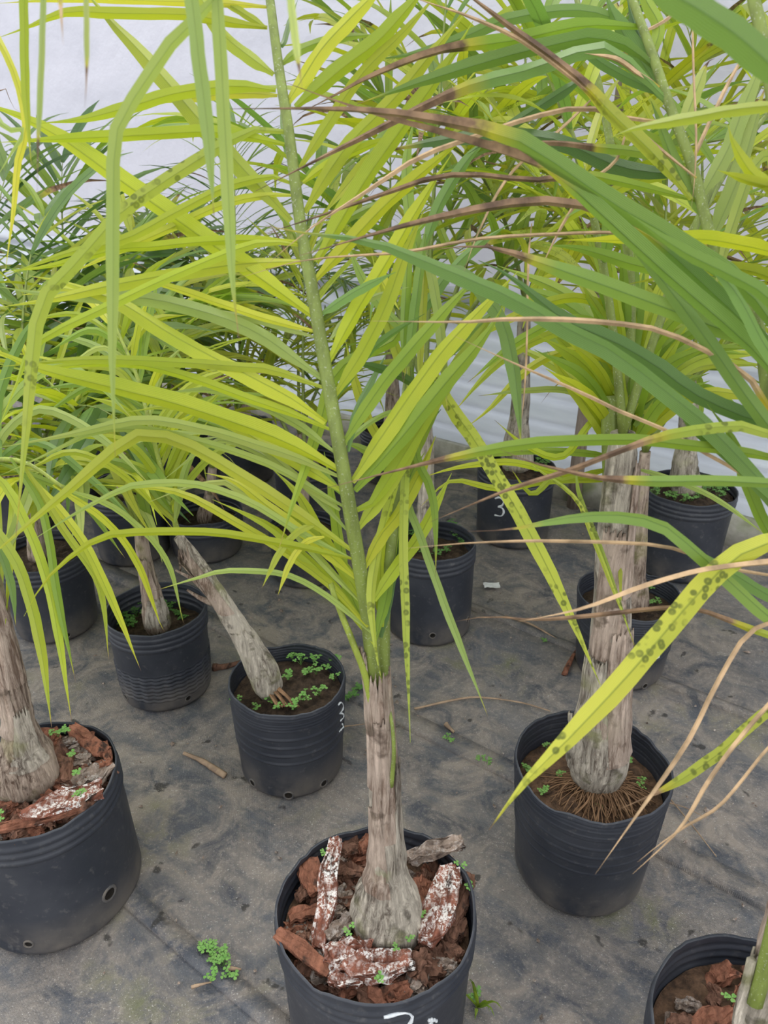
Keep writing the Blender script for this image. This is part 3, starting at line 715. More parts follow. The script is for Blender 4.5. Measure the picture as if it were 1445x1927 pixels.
L_B = [
 ([(1515, 680), (1445, 600), (1400, 540), (1270, 450), (1150, 380), (1050, 310), (960, 258), (830, 228), (722, 212), (600, 205), (430, 205)], 46, .66, .62, GREEN, .62),
 ([(1515, 760), (1445, 690), (1400, 640), (1250, 510), (1130, 400), (1060, 338), (1010, 308), (862, 262), (745, 229), (646, 196), (530, 153)], 44, .66, .64, GREEN, .56),
 ([(1515, 720), (1440, 645), (1330, 540), (1230, 450), (1160, 410), (1090, 386), (1000, 380), (860, 402), (722, 436), (560, 482)], 40, .68, .66, GREEN, .40),
 ([(1518, 800), (1430, 655), (1330, 610), (1200, 560), (1060, 510), (950, 472), (890, 463), (815, 470)], 42, .68, .68, GREEN, .78),
 ([(1522, 1000), (1445, 920), (1330, 800), (1262, 745), (1148, 660), (1060, 616), (960, 560), (830, 505), (700, 455), (585, 440), (500, 425)], 40, .69, .66, GREEN, .97),
 ([(1515, 840), (1440, 760), (1420, 722), (1370, 682), (1270, 632), (1200, 613), (1080, 602), (960, 600), (870, 606), (700, 604)], 24, .70, .60, TAN, .15),
 ([(1520, 830), (1440, 796), (1380, 776), (1300, 737), (1240, 692), (1160, 645), (1060, 600), (960, 520), (900, 490)], 38, .72, .72, DARK, 2),
 ([(1525, 960), (1445, 922), (1400, 892), (1310, 842), (1260, 812), (1160, 770), (1100, 741), (960, 680), (850, 630)], 13, .72, .66, TAN, .05),
 ([(1525, 880), (1445, 860), (1362, 846), (1295, 838), (1195, 828), (1060, 830), (990, 836), (900, 850), (760, 882), (600, 922)], 26, .70, .66, MID, .74),
 ([(1525, 830), (1445, 816), (1400, 802), (1330, 806), (1240, 822), (1160, 850), (1080, 882), (960, 920), (810, 982)], 26, .66, .60, SPOT, .42),
 ([(1525, 912), (1445, 910), (1350, 905), (1250, 906), (1150, 902), (1080, 890), (1000, 870), (940, 845)], 25, .64, .58, GREEN, .60),
 ([(1530, 1230), (1445, 1160), (1400, 1120), (1300, 1030), (1240, 986), (1160, 970), (1060, 976), (960, 995), (880, 1000)], 32, .68, .64, GREEN, .88),
 ([(1530, 1090), (1400, 1075), (1280, 1036), (1240, 1026), (1130, 1020), (1000, 1018), (880, 1022), (765, 1032)], 13, .70, .62, TAN, .02),
 ([(1530, 1050), (1445, 1060), (1385, 1066), (1300, 1080), (1200, 1110), (1100, 1146), (975, 1170)], 20, .66, .60, TAN, .14),
 ([(1530, 1210), (1445, 1195), (1350, 1160), (1310, 1146), (1240, 1145), (1100, 1160), (1000, 1166), (920, 1160), (855, 1170)], 16, .68, .64, SPOT, .22),
 ([(1530, 990), (1445, 1022), (1380, 1052), (1300, 1132), (1200, 1250), (1080, 1380), (990, 1470), (920, 1562)], 54, .66, .60, SPOT, .985),
 ([(1530, 1150), (1445, 1172), (1400, 1200), (1350, 1282), (1290, 1400), (1200, 1530), (1120, 1645)], 17, .68, .62, TAN, .0),
 ([(1530, 1240), (1445, 1330), (1400, 1382), (1340, 1462), (1280, 1560), (1190, 1645)], 16, .68, .62, TAN, .0),
 ([(1530, 1330), (1445, 1410), (1360, 1512), (1290, 1556), (1240, 1590), (1200, 1622)], 11, .68, .62, TAN, .0),
 ([(1530, 1300), (1445, 1338), (1400, 1376), (1350, 1420), (1260, 1480), (1160, 1525)], 26, .72, .70, SPOT, .78),
 ([(1500, 170), (1445, 118), (1390, 70), (1320, 22), (1250, -20), (1150, -90)], 74, .42, .40, GREEN, 2),
 ([(1500, 195), (1445, 199), (1380, 206), (1310, 219), (1200, 240), (1150, 258)], 21, .55, .55, LIME, 2),
 ([(1500, 490), (1445, 472), (1390, 460), (1325, 450), (1200, 452), (1060, 452)], 34, .74, .74, LIME, 2),
 ([(1500, 400), (1440, 345), (1410, 320), (1380, 270), (1370, 235)], 22, .60, .60, LIME, 2),
 ([(1500, 370), (1445, 350), (1400, 338), (1350, 320)], 20, .60, .60, LIME, 2),
 ([(1520, 900), (1445, 800), (1400, 740), (1330, 640), (1240, 520), (1170, 440), (1120, 400)], 36, .68, .66, GREEN, 2),
 ([(1510, 640), (1445, 560), (1380, 520), (1280, 470), (1180, 400)], 34, .62, .60, GREEN, 2),
 ([(1515, 740), (1445, 660), (1390, 560), (1340, 500), (1300, 470)], 30, .64, .62, GREEN, 2),
 ([(1525, 1030), (1445, 930), (1380, 860), (1300, 800), (1260, 742)], 34, .70, .70, GREEN, 2),
 ([(1530, 1120), (1445, 1000), (1400, 900), (1380, 830), (1330, 760)], 28, .72, .72, MID, 2),
 ([(1515, 560), (1445, 520), (1380, 505), (1300, 515), (1180, 535)], 28, .74, .74, LIME, 2),
 ([(1530, 1160), (1445, 1120), (1380, 1080), (1330, 1050), (1290, 1010)], 30, .72, .72, GREEN, 2),
 ([(1500, 300), (1430, 300), (1380, 420), (1340, 560)], 24, .78, .78, PALE, 2),
]
for px, w, d0, d1, m, dead in L_B: traced_leaf(P15, B, px, w * (.80 if w > 22 else 1), d0, d1, m, dead, twist=rnd.uniform(-.4, .4))
for k in range(16):                                     # the far side of both fronds, beyond the frame
    y = 1000 - k * 55; x = 1520 - max(0, 600 - y) * .12; l = rnd.uniform(200, 330)
    traced_leaf(P15, B, [(x, y), (x + l * .5, y - l * .35), (x + l, y - l * .45 + 60)], 30, .68, .72, rnd.choice([GREEN, MID, GREEN]), 2)
    x2, y2 = 1470 - k * 18, 900 - k * 58
    traced_leaf(P15, C, [(x2 + 10, y2), (x2 + l * .35, y2 - l * .5), (x2 + l * .6, y2 - l * .85)], 22, .82, .95, rnd.choice([GREEN, MID, PALE]), 2) if x2 > 1420 else None
L_C = [
 ([(1208, 52), (1100, 48), (960, 77), (845, 92), (755, 121), (680, 153), (630, 180), (560, 215)], 27, .82, .78, MID, .50),
 ([(1236, 132), (1180, 86), (1110, 70), (1050, 82), (960, 103), (830, 142), (740, 172), (672, 196)], 27, .81, .76, GREEN, .97),
 ([(1262, 196), (1170, 106), (1110, 93), (1000, 130), (960, 140), (890, 158), (830, 182), (730, 232), (646, 275), (480, 360)], 26, .80, .74, GREEN, .52),
 ([(1300, 375), (1240, 300), (1150, 212), (1080, 140), (960, 50), (880, -10), (820, -50)], 27, .78, .74, SPOT, .45),
 ([(1310, 335), (1180, 232), (1080, 150), (980, 76), (880, 30), (790, 0), (740, -20)], 16, .78, .74, TAN, .0),
 ([(1240, 165), (1200, 140), (1160, 112), (1100, 100)], 16, .8, .78, TAN, .1),
 ([(1302, 20), (1304, 130), (1309, 250), (1307, 330), (1300, 400)], 8, .8, .78, TAN, .0), ([(1000, 420), (993, 500), (990, 650), (984, 760), (973, 835)], 8, .84, .84, TAN, .0),
 ([(1180, 240), (1160, 300), (1110, 345), (1060, 420), (1010, 520)], 12, .82, .8, TAN, .0), ([(1130, 170), (1060, 240), (960, 330), (900, 440), (870, 520)], 11, .84, .82, TAN, .0),
 ([(1300, 310), (1200, 285), (1150, 280), (1050, 268), (960, 268), (880, 262)], 18, .82, .78, MID, .45),
 ([(1270, 230), (1180, 222), (1125, 205), (1060, 205), (960, 232), (905, 252), (862, 266), (780, 299), (680, 365), (580, 432), (500, 500)], 18, .81, .72, TAN, .05),
 ([(1320, 380), (1180, 345), (1100, 330), (1000, 340), (920, 330), (830, 331), (780, 345), (620, 400), (480, 446)], 18, .80, .74, MID, .30),
 ([(1345, 465), (1200, 440), (1060, 440), (900, 450), (760, 475), (640, 483), (560, 492), (440, 526)], 12, .82, .76, TAN, .12),
 ([(1330, 420), (1280, 330), (1250, 260), (1225, 190)], 22, .8, .82, GREEN, 2),
 ([(1300, 310), (1340, 220), (1385, 130), (1430, 60)], 14, .82, .86, TAN, .1), ([(1320, 370), (1370, 280), (1400, 200), (1445, 90)], 30, .82, .84, PALE, 2),
 ([(1340, 450), (1390, 330), (1420, 230), (1445, 150)], 30, .82, .84, PALE, .9), ([(1210, 60), (1260, 30), (1300, -20)], 12, .82, .84, TAN, .0),
 ([(1228, 100), (1240, 50), (1215, 0), (1200, -40)], 22, .82, .84, MID, 2), ([(1280, 250), (1310, 170), (1330, 120), (1345, 110)], 24, .82, .84, PALE, .85),
 ([(1400, 560), (1300, 520), (1200, 500), (1100, 470), (1020, 460)], 24, .84, .86, MID, 2),
 ([(1260, 200), (1210, 120), (1160, 40), (1135, -20)], 30, .81, .84, GREEN, 2), ([(1240, 140), (1200, 60), (1180, 0)], 26, .82, .85, DARK, 2),
 ([(1250, 180), (1150, 130), (1080, 80), (1000, 30)], 18, .82, .86, GREEN, 2), ([(1290, 290), (1180, 240), (1080, 160), (1000, 110)], 20, .84, .9, MID, 2),
 ([(1300, 320), (1200, 340), (1100, 390), (1000, 460)], 20, .84, .9, LIME, 2),
 ([(1215, 60), (1100, 20), (960, 35), (860, 75), (760, 105), (700, 110)], 22, .84, .84, GREEN, 2),
 ([(1100, 145), (1000, 210), (960, 235), (880, 290)], 20, .86, .9, DARK, 2), ([(1300, 330), (1170, 315), (1040, 262), (920, 255), (840, 262), (690, 290)], 30, .84, .82, DARK, .9)]
for px, w, d0, d1, m, dead in L_C: traced_leaf(P15, C, px, w, d0, d1, m, dead, twist=rnd.uniform(-.3, .3))

# ---------------------------------------------------------------- the palm at the left edge: swollen base, a frond arching over the top
T1 = trunk(P1, [(45, 1510, 84), (45, 1490, 120), (46, 1455, 134), (44, 1425, 114), (40, 1395, 84), (34, 1350, 64), (22, 1290, 56), (14, 1240, 52), (2, 1180, 46), (-12, 1120, 42), (-26, 1060, 38)], 1.0, TRUNK, n=40, seed=4)
sheath(P1, T1, 14, 26, -120, 120, SHEATH, .001, .002, seed=21); sheath(P1, T1, 9, 18, -50, 90, TRUNKG, .001, .005, seed=22, ragged=.03); sheath(P1, T1, 22, 37, -60, 120, SHEATH, .003, .006, seed=23)
A1 = rachis(P1, [(-26, 1060), (-120, 700), (-150, 300), (-60, -30), (140, -110), (360, -90), (600, -40)], [1.20, 1.0, .8, .62, .52, .50, .52], .008, .003, STEMY, n=30)
for px, w, d0, d1, m, dead in [
 ([(430, -70), (400, 10), (355, 46), (330, 72), (255, 180), (222, 240), (214, 300), (213, 500), (212, 700), (217, 860)], 25, .52, .55, PALE, .985),
 ([(340, -90), (358, -20), (375, 120), (391, 250), (403, 412)], 27, .50, .50, PALE, .97), ([(398, -85), (408, -20), (418, 150), (428, 330), (438, 530), (450, 640)], 25, .52, .54, PALE, .93),
 ([(40, -90), (45, -20), (48, 150), (55, 260), (59, 312)], 16, .60, .60, LIME, .97), ([(84, -100), (82, -20), (78, 120), (72, 260), (70, 365)], 11, .50, .46, PALE, .8),
 ([(162, -105), (162, -20), (163, 120), (160, 205)], 10, .45, .42, PALE, .75), ([(110, -105), (113, -20), (119, 85)], 10, .42, .40, TAN, .6),
 ([(540, -50), (545, -20), (558, 90), (568, 165)], 15, .45, .42, PALE, .8), ([(-60, -20), (20, 120), (50, 240), (36, 290), (25, 400), (10, 510)], 13, .7, .7, YELLOW, 2),
 ([(-80, 60), (0, 230), (45, 245), (20, 290), (-10, 340)], 10, .7, .68, PALE, 2), ([(-120, 300), (0, 170), (22, 200), (45, 215)], 6, .8, .9, DARK, .5)]:
    traced_leaf(P1, A1, px, w, d0, d1, m, dead, roll=rnd.uniform(-.3, .3))
A2 = rachis(P1, [(-26, 1060), (-60, 960), (-40, 880), (40, 868), (130, 925)], [1.2, 1.15, 1.1, 1.06, 1.05], .006, .003, STEMY, n=16)
for px, w, d0, d1, m in [
 ([(-40, 960), (0, 1010), (40, 1080), (75, 1210), (97, 1368)], 20, 1.1, .98, LIME), ([(-40, 880), (0, 902), (50, 990), (95, 1120), (135, 1358)], 18, 1.08, .98, LIME),
 ([(20, 862), (80, 962), (110, 1130), (142, 1282)], 15, 1.06, 1.0, MID), ([(60, 900), (150, 1010), (210, 1130), (265, 1262)], 16, 1.06, 1.0, LIME),
 ([(40, 870), (120, 1000), (185, 1100), (205, 1242)], 14, 1.06, 1.02, LIME), ([(100, 912), (200, 980), (260, 1060), (300, 1170), (310, 1190)], 13, 1.05, 1.1, LIME),
 ([(120, 920), (220, 960), (310, 1050), (345, 1172)], 11, 1.05, 1.15, PALE), ([(0, 872), (70, 900), (150, 940), (235, 1050)], 13, 1.08, 1.08, MID),
 ([(-30, 885), (20, 800), (90, 770), (200, 830), (290, 920)], 16, 1.1, 1.1, PALE), ([(-40, 900), (60, 830), (170, 900), (280, 1010)], 14, 1.1, 1.1, GREEN),
 ([(-50, 930), (0, 780), (100, 690), (180, 720), (260, 800)], 18, 1.12, 1.15, PALE), ([(-50, 1000), (-10, 1020), (20, 1100), (30, 1180)], 14, 1.12, 1.08, GREEN),
 ([(60, 880), (140, 850), (240, 900), (330, 1000)], 12, 1.06, 1.15, LIME), ([(0, 875), (-5, 760), (40, 640), (100, 560)], 18, 1.08, 1.2, GREEN)]:
    traced_leaf(P1, A2, px, w, d0, d1, m, .97)

# ---------------------------------------------------------------- thick-trunked palm on the right
Y2 = 1.045
T2 = trunk(P2, [(1128, 1475, 80), (1126, 1455, 112), (1126, 1420, 130), (1130, 1380, 118), (1140, 1300, 98), (1148, 1200, 84), (1153, 1100, 76), (1158, 1000, 76), (1164, 920, 74), (1168, 870, 68), (1172, 815, 50)], Y2, TRUNKG, n=46, seed=6, rough=.09)
sheath(P2, T2, 6, 24, -65, 130, SHEATH, .003, .006, seed=31, ragged=.04); sheath(P2, T2, 5, 20, -140, 110, TRUNKG, .003, .010, seed=32, ragged=.04)
sheath(P2, T2, 20, 36, -110, 130, SHEATH, .001, .001, seed=33, ragged=.04); sheath(P2, T2, 28, 43, -40, 70, SHEATH, .002, .004, seed=34, ragged=.05)
sheath(P2, T2, 3, 11, -165, 90, TRUNKG, .004, .014, seed=36)
F2 = rachis(P2, [(1172, 850), (1182, 700), (1186, 560), (1175, 420), (1150, 280), (1120, 130), (1080, -20)], [1.19, 1.15, 1.13, 1.12, 1.12, 1.14, 1.18], .010, .004, STEM)
F2b = rachis(P2, [(1150, 1010), (1150, 900), (1148, 820), (1146, 745)], [1.2, 1.18, 1.16, 1.15], .014, .013, STEM, n=10); F2b['label'] = 'cut-off green leaf stalk'
F2c = rachis(P2, [(1178, 860), (1200, 720), (1240, 580), (1300, 440), (1380, 300), (1470, 180)], [1.2, 1.2, 1.22, 1.26, 1.32, 1.4], .009, .004, STEM)
for k in range(64):
    u = k / 63; a = -.95 + 2.2 * u + rnd.uniform(-.1, .1); l = rnd.uniform(150, 320)
    bx, by = 1182 + 16 * math.sin(a), 850 - rnd.uniform(0, 170)
    tip = (bx + l * math.sin(a), by - l * math.cos(a)); mid = (bx + l * .5 * math.sin(a * .8), by - l * .5 * math.cos(a * .8))
    droop = 60 * abs(math.sin(a)) * rnd.uniform(.2, 1)
    traced_leaf(P2, F2 if k % 2 else F2c, [(bx, by), mid, (tip[0], tip[1] + droop)], rnd.uniform(16, 25), 1.17 + rnd.uniform(-.03, .03), 1.15 + rnd.uniform(-.12, .25), rnd.choice([MID, LIME, LIME, MID]), 2)
for px, w, m in [([(1176, 790), (1120, 790), (1060, 860), (990, 840), (930, 790)], 13, LIME), ([(1160, 850), (1100, 760), (1050, 690), (1030, 660)], 20, LIME), ([(1168, 1130), (1168, 900), (1170, 720), (1172, 600)], 11, YELLOW),
 ([(1175, 800), (1080, 740), (1000, 735), (900, 745)], 12, PALE), ([(1180, 720), (1090, 660), (1000, 690), (920, 770), (870, 810)], 15, LIME), ([(1185, 640), (1080, 600), (980, 640), (880, 720)], 18, MID), ([(1185, 600), (1080, 560), (960, 600), (860, 660)], 18, LIME),
 ([(1184, 690), (1100, 620), (1010, 640), (930, 690), (850, 780)], 17, LIME), ([(1190, 880), (1260, 900), (1350, 940), (1445, 1010)], 10, PALE), ([(1150, 900), (1050, 890), (960, 870), (860, 880), (790, 900)], 13, LIME), ([(1150, 905), (1040, 905), (940, 920), (850, 905), (790, 955)], 12, LIME),
 ([(1160, 860), (1070, 850), (960, 850), (850, 870)], 14, MID), ([(1155, 880), (1060, 905), (1040, 900), (1000, 930), (960, 880)], 12, LIME)]:
    traced_leaf(P2, F2, px, w, 1.18, 1.12, m, .97)
for px, w, m, dd in [([(1085, 880), (1090, 930), (1130, 1030), (1195, 1220)], 9, SPOT, .98), ([(1000, 875), (1080, 935), (1110, 1000), (1195, 1215)], 8, SPOT, .98)]:
    traced_leaf(P2, F2, px, w, 1.12, 1.05, m, dd)
# fronds rising behind, filling the upper right
def fr(root, tr_or_p, specs, mats, lw=.02, ll=.42, n=38, deadp=.15, stem=None, ld=1.0):
    base = tr_or_p if isinstance(tr_or_p, Vector) else tr_or_p[1][-1]
    for az, el, ln, dr in specs: frond(root, base, math.radians(az), math.radians(el), ln, dr, n, ll, lw, mats, stem, deadp, ld)
fr(P2, T2, [(150, 78, .95, .9), (40, 72, 1.0, 1.0)], [MID, LIME, GREEN, LIME], .018, .40, 26, .14)

# ---------------------------------------------------------------- the other palms
T3 = trunk(P3, [(508, 1310, 36), (503, 1290, 62), (492, 1255, 66), (470, 1215, 56), (445, 1175, 46), (415, 1130, 40), (390, 1090, 36), (360, 1045, 30), (335, 1010, 24)], 1.30, TRUNKG, n=36, seed=12)
sheath(P3, T3, 20, 33, -110, 150, SHEATH, .002, .008, seed=41, ragged=.06); sheath(P3, T3, 5, 16, -80, 160, TRUNKG, .002, .003, seed=42); sheath(P3, T3, 24, 31, -170, 70, SHEATH, .004, .02, seed=43, ragged=.05)
for k in range(9):
    x = 508 + k * 5; v, f = tube_data(crom([at_y(500 + k * 3, 1294, 1.285) - P3.location, at_y(x + 4, 1314 + k % 3 * 4, 1.266) - P3.location, at_y(x + 14, 1330, 1.252) - P3.location], 8), [.0028] * 9, 5)
    mesh('prop_root', v, f, ROOT, P3)
for q, m in [([(392, 1118), (365, 1092), (330, 1073)], SHEATH), ([(388, 1085), (378, 1062), (367, 1042)], SHEATH), ([(400, 1135), (376, 1125), (352, 1110)], SHEATH)]: rachis(P3, q, [1.525, 1.52, 1.515], .007, .002, m, 8, 'leaf_stub')
F3 = rachis(P3, [(337, 1012), (318, 940), (300, 870), (280, 790), (255, 700), (215, 610)], [1.50, 1.47, 1.45, 1.43, 1.43, 1.45], .006, .003, STEMY, n=20)
for k in range(40):
    u = .08 + .9 * (k // 2) / 19; i = u * 5; q = [(337, 1012), (318, 940), (300, 870), (280, 790), (255, 700), (215, 610)]; j = min(4, int(i)); f = i - j
    bx, by = q[j][0] + (q[j + 1][0] - q[j][0]) * f, q[j][1] + (q[j + 1][1] - q[j][1]) * f
    s = -1 if k % 2 else 1; l = rnd.uniform(130, 240); a = math.radians(-14) + s * math.radians(rnd.uniform(14, 60))
    traced_leaf(P3, F3, [(bx, by), (bx + l * .5 * math.sin(a), by - l * .5 * math.cos(a)), (bx + l * math.sin(a * 1.25), by - l * math.cos(a * 1.25) + rnd.uniform(0, 60))], rnd.uniform(10, 16), 1.46, 1.46 + rnd.uniform(-.1, .15), rnd.choice([LIME, PALE, MID, LIME]), 2, n=10)
T4 = trunk(P4, [(297, 1190, 40), (296, 1175, 56), (293, 1155, 54), (287, 1120, 42), (278, 1080, 34), (270, 1040, 30), (265, 1000, 26)], 1.575, TRUNK, n=26, seed=13)
sheath(P4, T4, 8, 20, -100, 150, SHEATH, .002, .004, seed=51); sheath(P4, T4, 3, 10, -60, 150, TRUNKG, .002, .004, seed=52)
fr(P4, T4, [(150, 70, .62, 1.4), (200, 60, .6, 1.6), (250, 64, .55, 1.7), (80, 74, .6, 1.2)], [LIME, MID, LIME, PALE], .017, .36, 40, .06, STEMY)
T5 = trunk(P5, [(800, 1040, 40), (800, 1020, 50), (800, 990, 46), (802, 930, 36), (803, 860, 30), (802, 790, 28), (800, 740, 24)], 1.93, TRUNKG, n=26, seed=15)
fr(P5, T5, [(80, 84, 1.1, .5), (20, 75, 1.2, .9), (-20, 66, 1.0, 1.2), (160, 72, .9, 1.1)], [MID, LIME, GREEN, LIME, SPOT], .026, .46, 28, .12)
T6 = trunk(P6, [(975, 880, 62), (972, 862, 66), (972, 830, 54), (977, 780, 40), (982, 720, 32), (986, 640, 28), (988, 570, 24)], 2.46, TRUNKG, n=26, seed=16)
fr(P6, T6, [(100, 82, 1.1, .5), (10, 72, 1.0, 1.0), (170, 74, 1.0, 1.0), (230, 64, .9, 1.4)], [MID, LIME, FAR, FARY, LIME], .030, .5, 28, .25)
T7 = trunk(P7, [(1292, 925, 62), (1292, 905, 62), (1290, 870, 52), (1292, 830, 42), (1297, 780, 36), (1300, 720, 30)], 2.235, TRUNKG, n=24, seed=17, rough=.2)
fr(P7, T7, [(100, 82, 1.0, .5), (10, 74, 1.0, 1.0), (170, 76, 1.0, 1.0), (220, 64, .9, 1.4)], [MID, LIME, FARY, LIME, SPOT], .028, .46, 28, .25)
T8 = trunk(P8, [(1196, 1140, 56), (1196, 1120, 56), (1198, 1080, 42), (1203, 1000, 34), (1208, 930, 28), (1214, 850, 24)], 1.64, TRUNK, n=24, seed=18)
fr(P8, T8, [(90, 84, .7, .4), (40, 72, .8, .8), (150, 74, .8, .8), (-30, 70, .7, 1.0)], [LIME, MID, FARY], .016, .34, 34, .06)
T9 = trunk(P9, [(70, 1050, 40), (70, 1030, 44), (66, 980, 34), (62, 920, 28)], 1.86, TRUNK, n=18, seed=19)
fr(P9, T9, [(90, 80, .8, 1.0), (160, 70, .8, 1.2), (20, 68, .75, 1.3), (-40, 60, .7, 1.6)], [DARK, MID, FAR, GREEN, LIME], .028, .46, 32, .1)
T10 = trunk(P10, [(235, 930, 36), (235, 910, 40), (235, 860, 30), (236, 800, 26)], at_z(235, 915, .24).y, TRUNK, n=16, seed=20)
fr(P10, T10, [(90, 78, .7, 1.0), (170, 66, .7, 1.3), (10, 66, .65, 1.3), (-70, 60, .6, 1.6)], [MID, LIME, FARY, GREEN], .027, .44, 32, .1)
T11 = trunk(P11, [(385, 985, 26), (385, 970, 30), (395, 930, 22), (400, 880, 20)], at_z(383, 957, .15).y, TRUNK, n=14, seed=23)
fr(P11, T11, [(90, 78, .7, .8), (20, 66, .7, 1.1), (170, 66, .7, 1.1)], [FARY, LIME, MID], .016, .34, 36, .15)
T12 = trunk(P12, [(572, 1000, 24), (572, 985, 28), (572, 940, 22), (574, 890, 18)], at_z(570, 985, .18).y, TRUNK, n=14, seed=24)
fr(P12, T12, [(90, 80, .7, .8), (30, 66, .7, 1.1), (150, 66, .7, 1.1)], [FARY, LIME, MID], .016, .34, 34, .12)
for i, (q, ht, specs, mats, lw, ll, n) in enumerate([
 ((578, 858), .30, [(90, 80, .7, .8), (30, 66, .7, 1.1), (150, 66, .7, 1.1)], [FARY, FAR], .014, .32, 36),
 ((455, 800), .45, [(90, 84, .9, .6), (20, 72, .8, 1.1), (160, 72, .8, 1.1), (-40, 64, .8, 1.5)], [FAR, DARK, FAR], .008, .34, 60),
 ((330, 800), .40, [(90, 80, .65, .9), (20, 68, .65, 1.2), (170, 66, .65, 1.2), (-70, 62, .6, 1.6)], [FARY, MID, FAR], .027, .44, 30),
 ((170, 830), .42, [(100, 80, .9, .8), (20, 66, .8, 1.2), (170, 68, .8, 1.2), (-40, 60, .7, 1.5)], [DARK, FAR, MID, DARK], .032, .5, 30),
 ((20, 880), .40, [(90, 80, .9, .8), (20, 68, .8, 1.2), (-40, 60, .8, 1.5)], [DARK, DARK, FAR], .034, .55, 30),
 ((735, 800), .55, [(90, 84, 1.0, .6), (10, 72, 1.0, 1.0), (-30, 66, .9, 1.3)], [FAR, MID, FARY], .028, .48, 28)]):
    root = FARP[i][0]; pts = crom([V((0, 0, .17)), V((.01, .01, ht * .6)), V((rnd.uniform(-.04, .04), .02, ht))], 14)
    v, f = tube_data(pts, [.035 * (1 - .5 * k / 14) for k in range(15)], 14, .15, 26, seed=i * 3.3)
    mesh('trunk', v, f, TRUNK, root); fr(root, pts[-1], specs, mats, lw, ll, n, .16)
#--DETAILS
# ---------------------------------------------------------------- bark, weeds, litter
def chunk_data(lx, ly, lz, seed, taper=.42, rough=.34):
    """an angular slab of bark, length lx, width ly, thickness lz"""
    bm = bmesh.new(); bmesh.ops.create_cube(bm, size=1.0)
    bmesh.ops.subdivide_edges(bm, edges=bm.edges[:], cuts=6, use_grid_fill=True)
    vs = []
    for v in bm.verts:
        p = v.co.copy(); s = V((seed * 7.1, seed * 3.3, seed))
        t = p.x
        p.y *= 1 - taper * abs(t) * 1.6 + .25 * noise.noise(V((t * 3, 0, seed))); p.z *= 1 - .35 * abs(t) - .45 * abs(p.y) ** 2
        p.y += .22 * noise.noise(V((t * 2.2, 4, seed))); p.z += .25 * noise.noise(V((t * 2, p.y * 2, seed + 9)))
        q = V((p.x * lx, p.y * ly, p.z * lz))
        m = min(lx, ly, lz * 2)
        q += V((noise.noise(p * 3.1 + s), noise.noise(p * 3.1 + s + V((5, 0, 0))), noise.noise(p * 4.7 + s + V((0, 5, 0))))) * rough * m * .9
        q.z += rough * lz * .8 * noise.noise(V((p.x * 3, p.y * 9, seed)))
        vs.append(q)
    bm.verts.ensure_lookup_table(); fs = [tuple(v.index for v in f.verts) for f in bm.faces]; bm.free()
    return vs, fs
def bark(px0, px1, w, z0, z1, mat, label, th=.4, seed=None, tilt=0.0, group=None):
    a, b = at_z(*px0, z0), at_z(*px1, z1); c = (a + b) / 2; d = b - a; L = d.length * 1.06
    wd = w * depth_of(c) / FPX; s = seed if seed is not None else rnd.uniform(0, 50)
    vs, fs = chunk_data(L, wd, wd * th, s)
    X = d.normalized(); Y = V((0, 0, 1)).cross(X).normalized(); Z = X.cross(Y)
    R = Matrix((X, Y, Z)).transposed() @ Matrix.Rotation(tilt, 3, 'X')
    o = mesh('bark_chunk', [R @ v for v in vs], fs, mat, loc=c, smooth=False)
    return tag(o, label, 'bark', group)
G0 = 'large bark chunks in the middle pot'; ZB = .232
for a in [((632, 1585), (600, 1778), 34, .285, .245, BARKW, 'long white-dusted bark strip standing up left of the middle trunk', .5),
 ((524, 1758), (618, 1828), 32, .268, .25, BARK, 'red-brown bark strip poking over the left rim of the middle pot', .35),
 ((582, 1622), (600, 1678), 46, .25, .245, BARK, 'squarish red bark flake behind the long white strip', .3),
 ((848, 1638), (812, 1772), 52, .265, .255, BARKW, 'largest white-speckled bark slab, right of the middle trunk', .4),
 ((884, 1648), (852, 1742), 22, .25, .245, BARKD, 'narrow brown bark sliver against the right rim of the middle pot', .5),
 ((772, 1610), (866, 1588), 34, .265, .275, BARKG, 'bark chunk leaning on the back right rim of the middle pot', .5),
 ((614, 1800), (700, 1790), 54, .255, .255, BARKW, 'white crusted bark lump in front of the middle trunk, left one', .5),
 ((658, 1828), (772, 1808), 50, .255, .25, BARKW, 'white speckled bark slab at the front rim of the middle pot', .45),
 ((622, 1842), (680, 1846), 30, .25, .25, BARKW, 'small crusted bark piece lowest at the front rim of the middle pot', .5),
 ((765, 1822), (806, 1800), 34, .245, .245, BARKD, 'dark bark piece right of the speckled slab at the front rim', .5),
 ((620, 1765), (664, 1728), 34, .25, .25, BARKG, 'grey pointed bark piece beside the swollen trunk foot', .5),
 ((676, 1740), (712, 1800), 44, .245, .245, BARK, 'red bark flake against the front of the middle trunk foot', .35),
 ((548, 1730), (600, 1708), 30, .24, .24, BARK, 'reddish bark flake along the left rim of the middle pot', .4),
 ((632, 1632), (690, 1645), 34, .24, .24, BARKD, 'furrowed dark bark piece behind the trunk in the middle pot', .5),
 ((790, 1655), (806, 1708), 32, .245, .24, BARK, 'rusty bark flake just right of the middle trunk', .4),
 ((648, 1606), (676, 1580), 26, .245, .245, BARKD, 'brown bark piece at the back rim of the middle pot', .5),
 ((680, 1600), (700, 1576), 26, .25, .25, BARK, 'reddish bark piece touching the trunk at the back of the middle pot', .5),
 ((862, 1716), (880, 1676), 26, .24, .24, BARKD, 'brown bark lump at the right rim of the middle pot', .5),
 ((846, 1770), (872, 1730), 24, .24, .24, BARKD, 'lower brown bark lump at the right rim of the middle pot', .5),
 ((560, 1690), (590, 1665), 24, .24, .24, BARKD, 'small dark bark piece at the left rim of the middle pot', .5)]:
    bark(*a[:7], th=a[7], group=G0)
G1 = 'large bark chunks in the left pot'
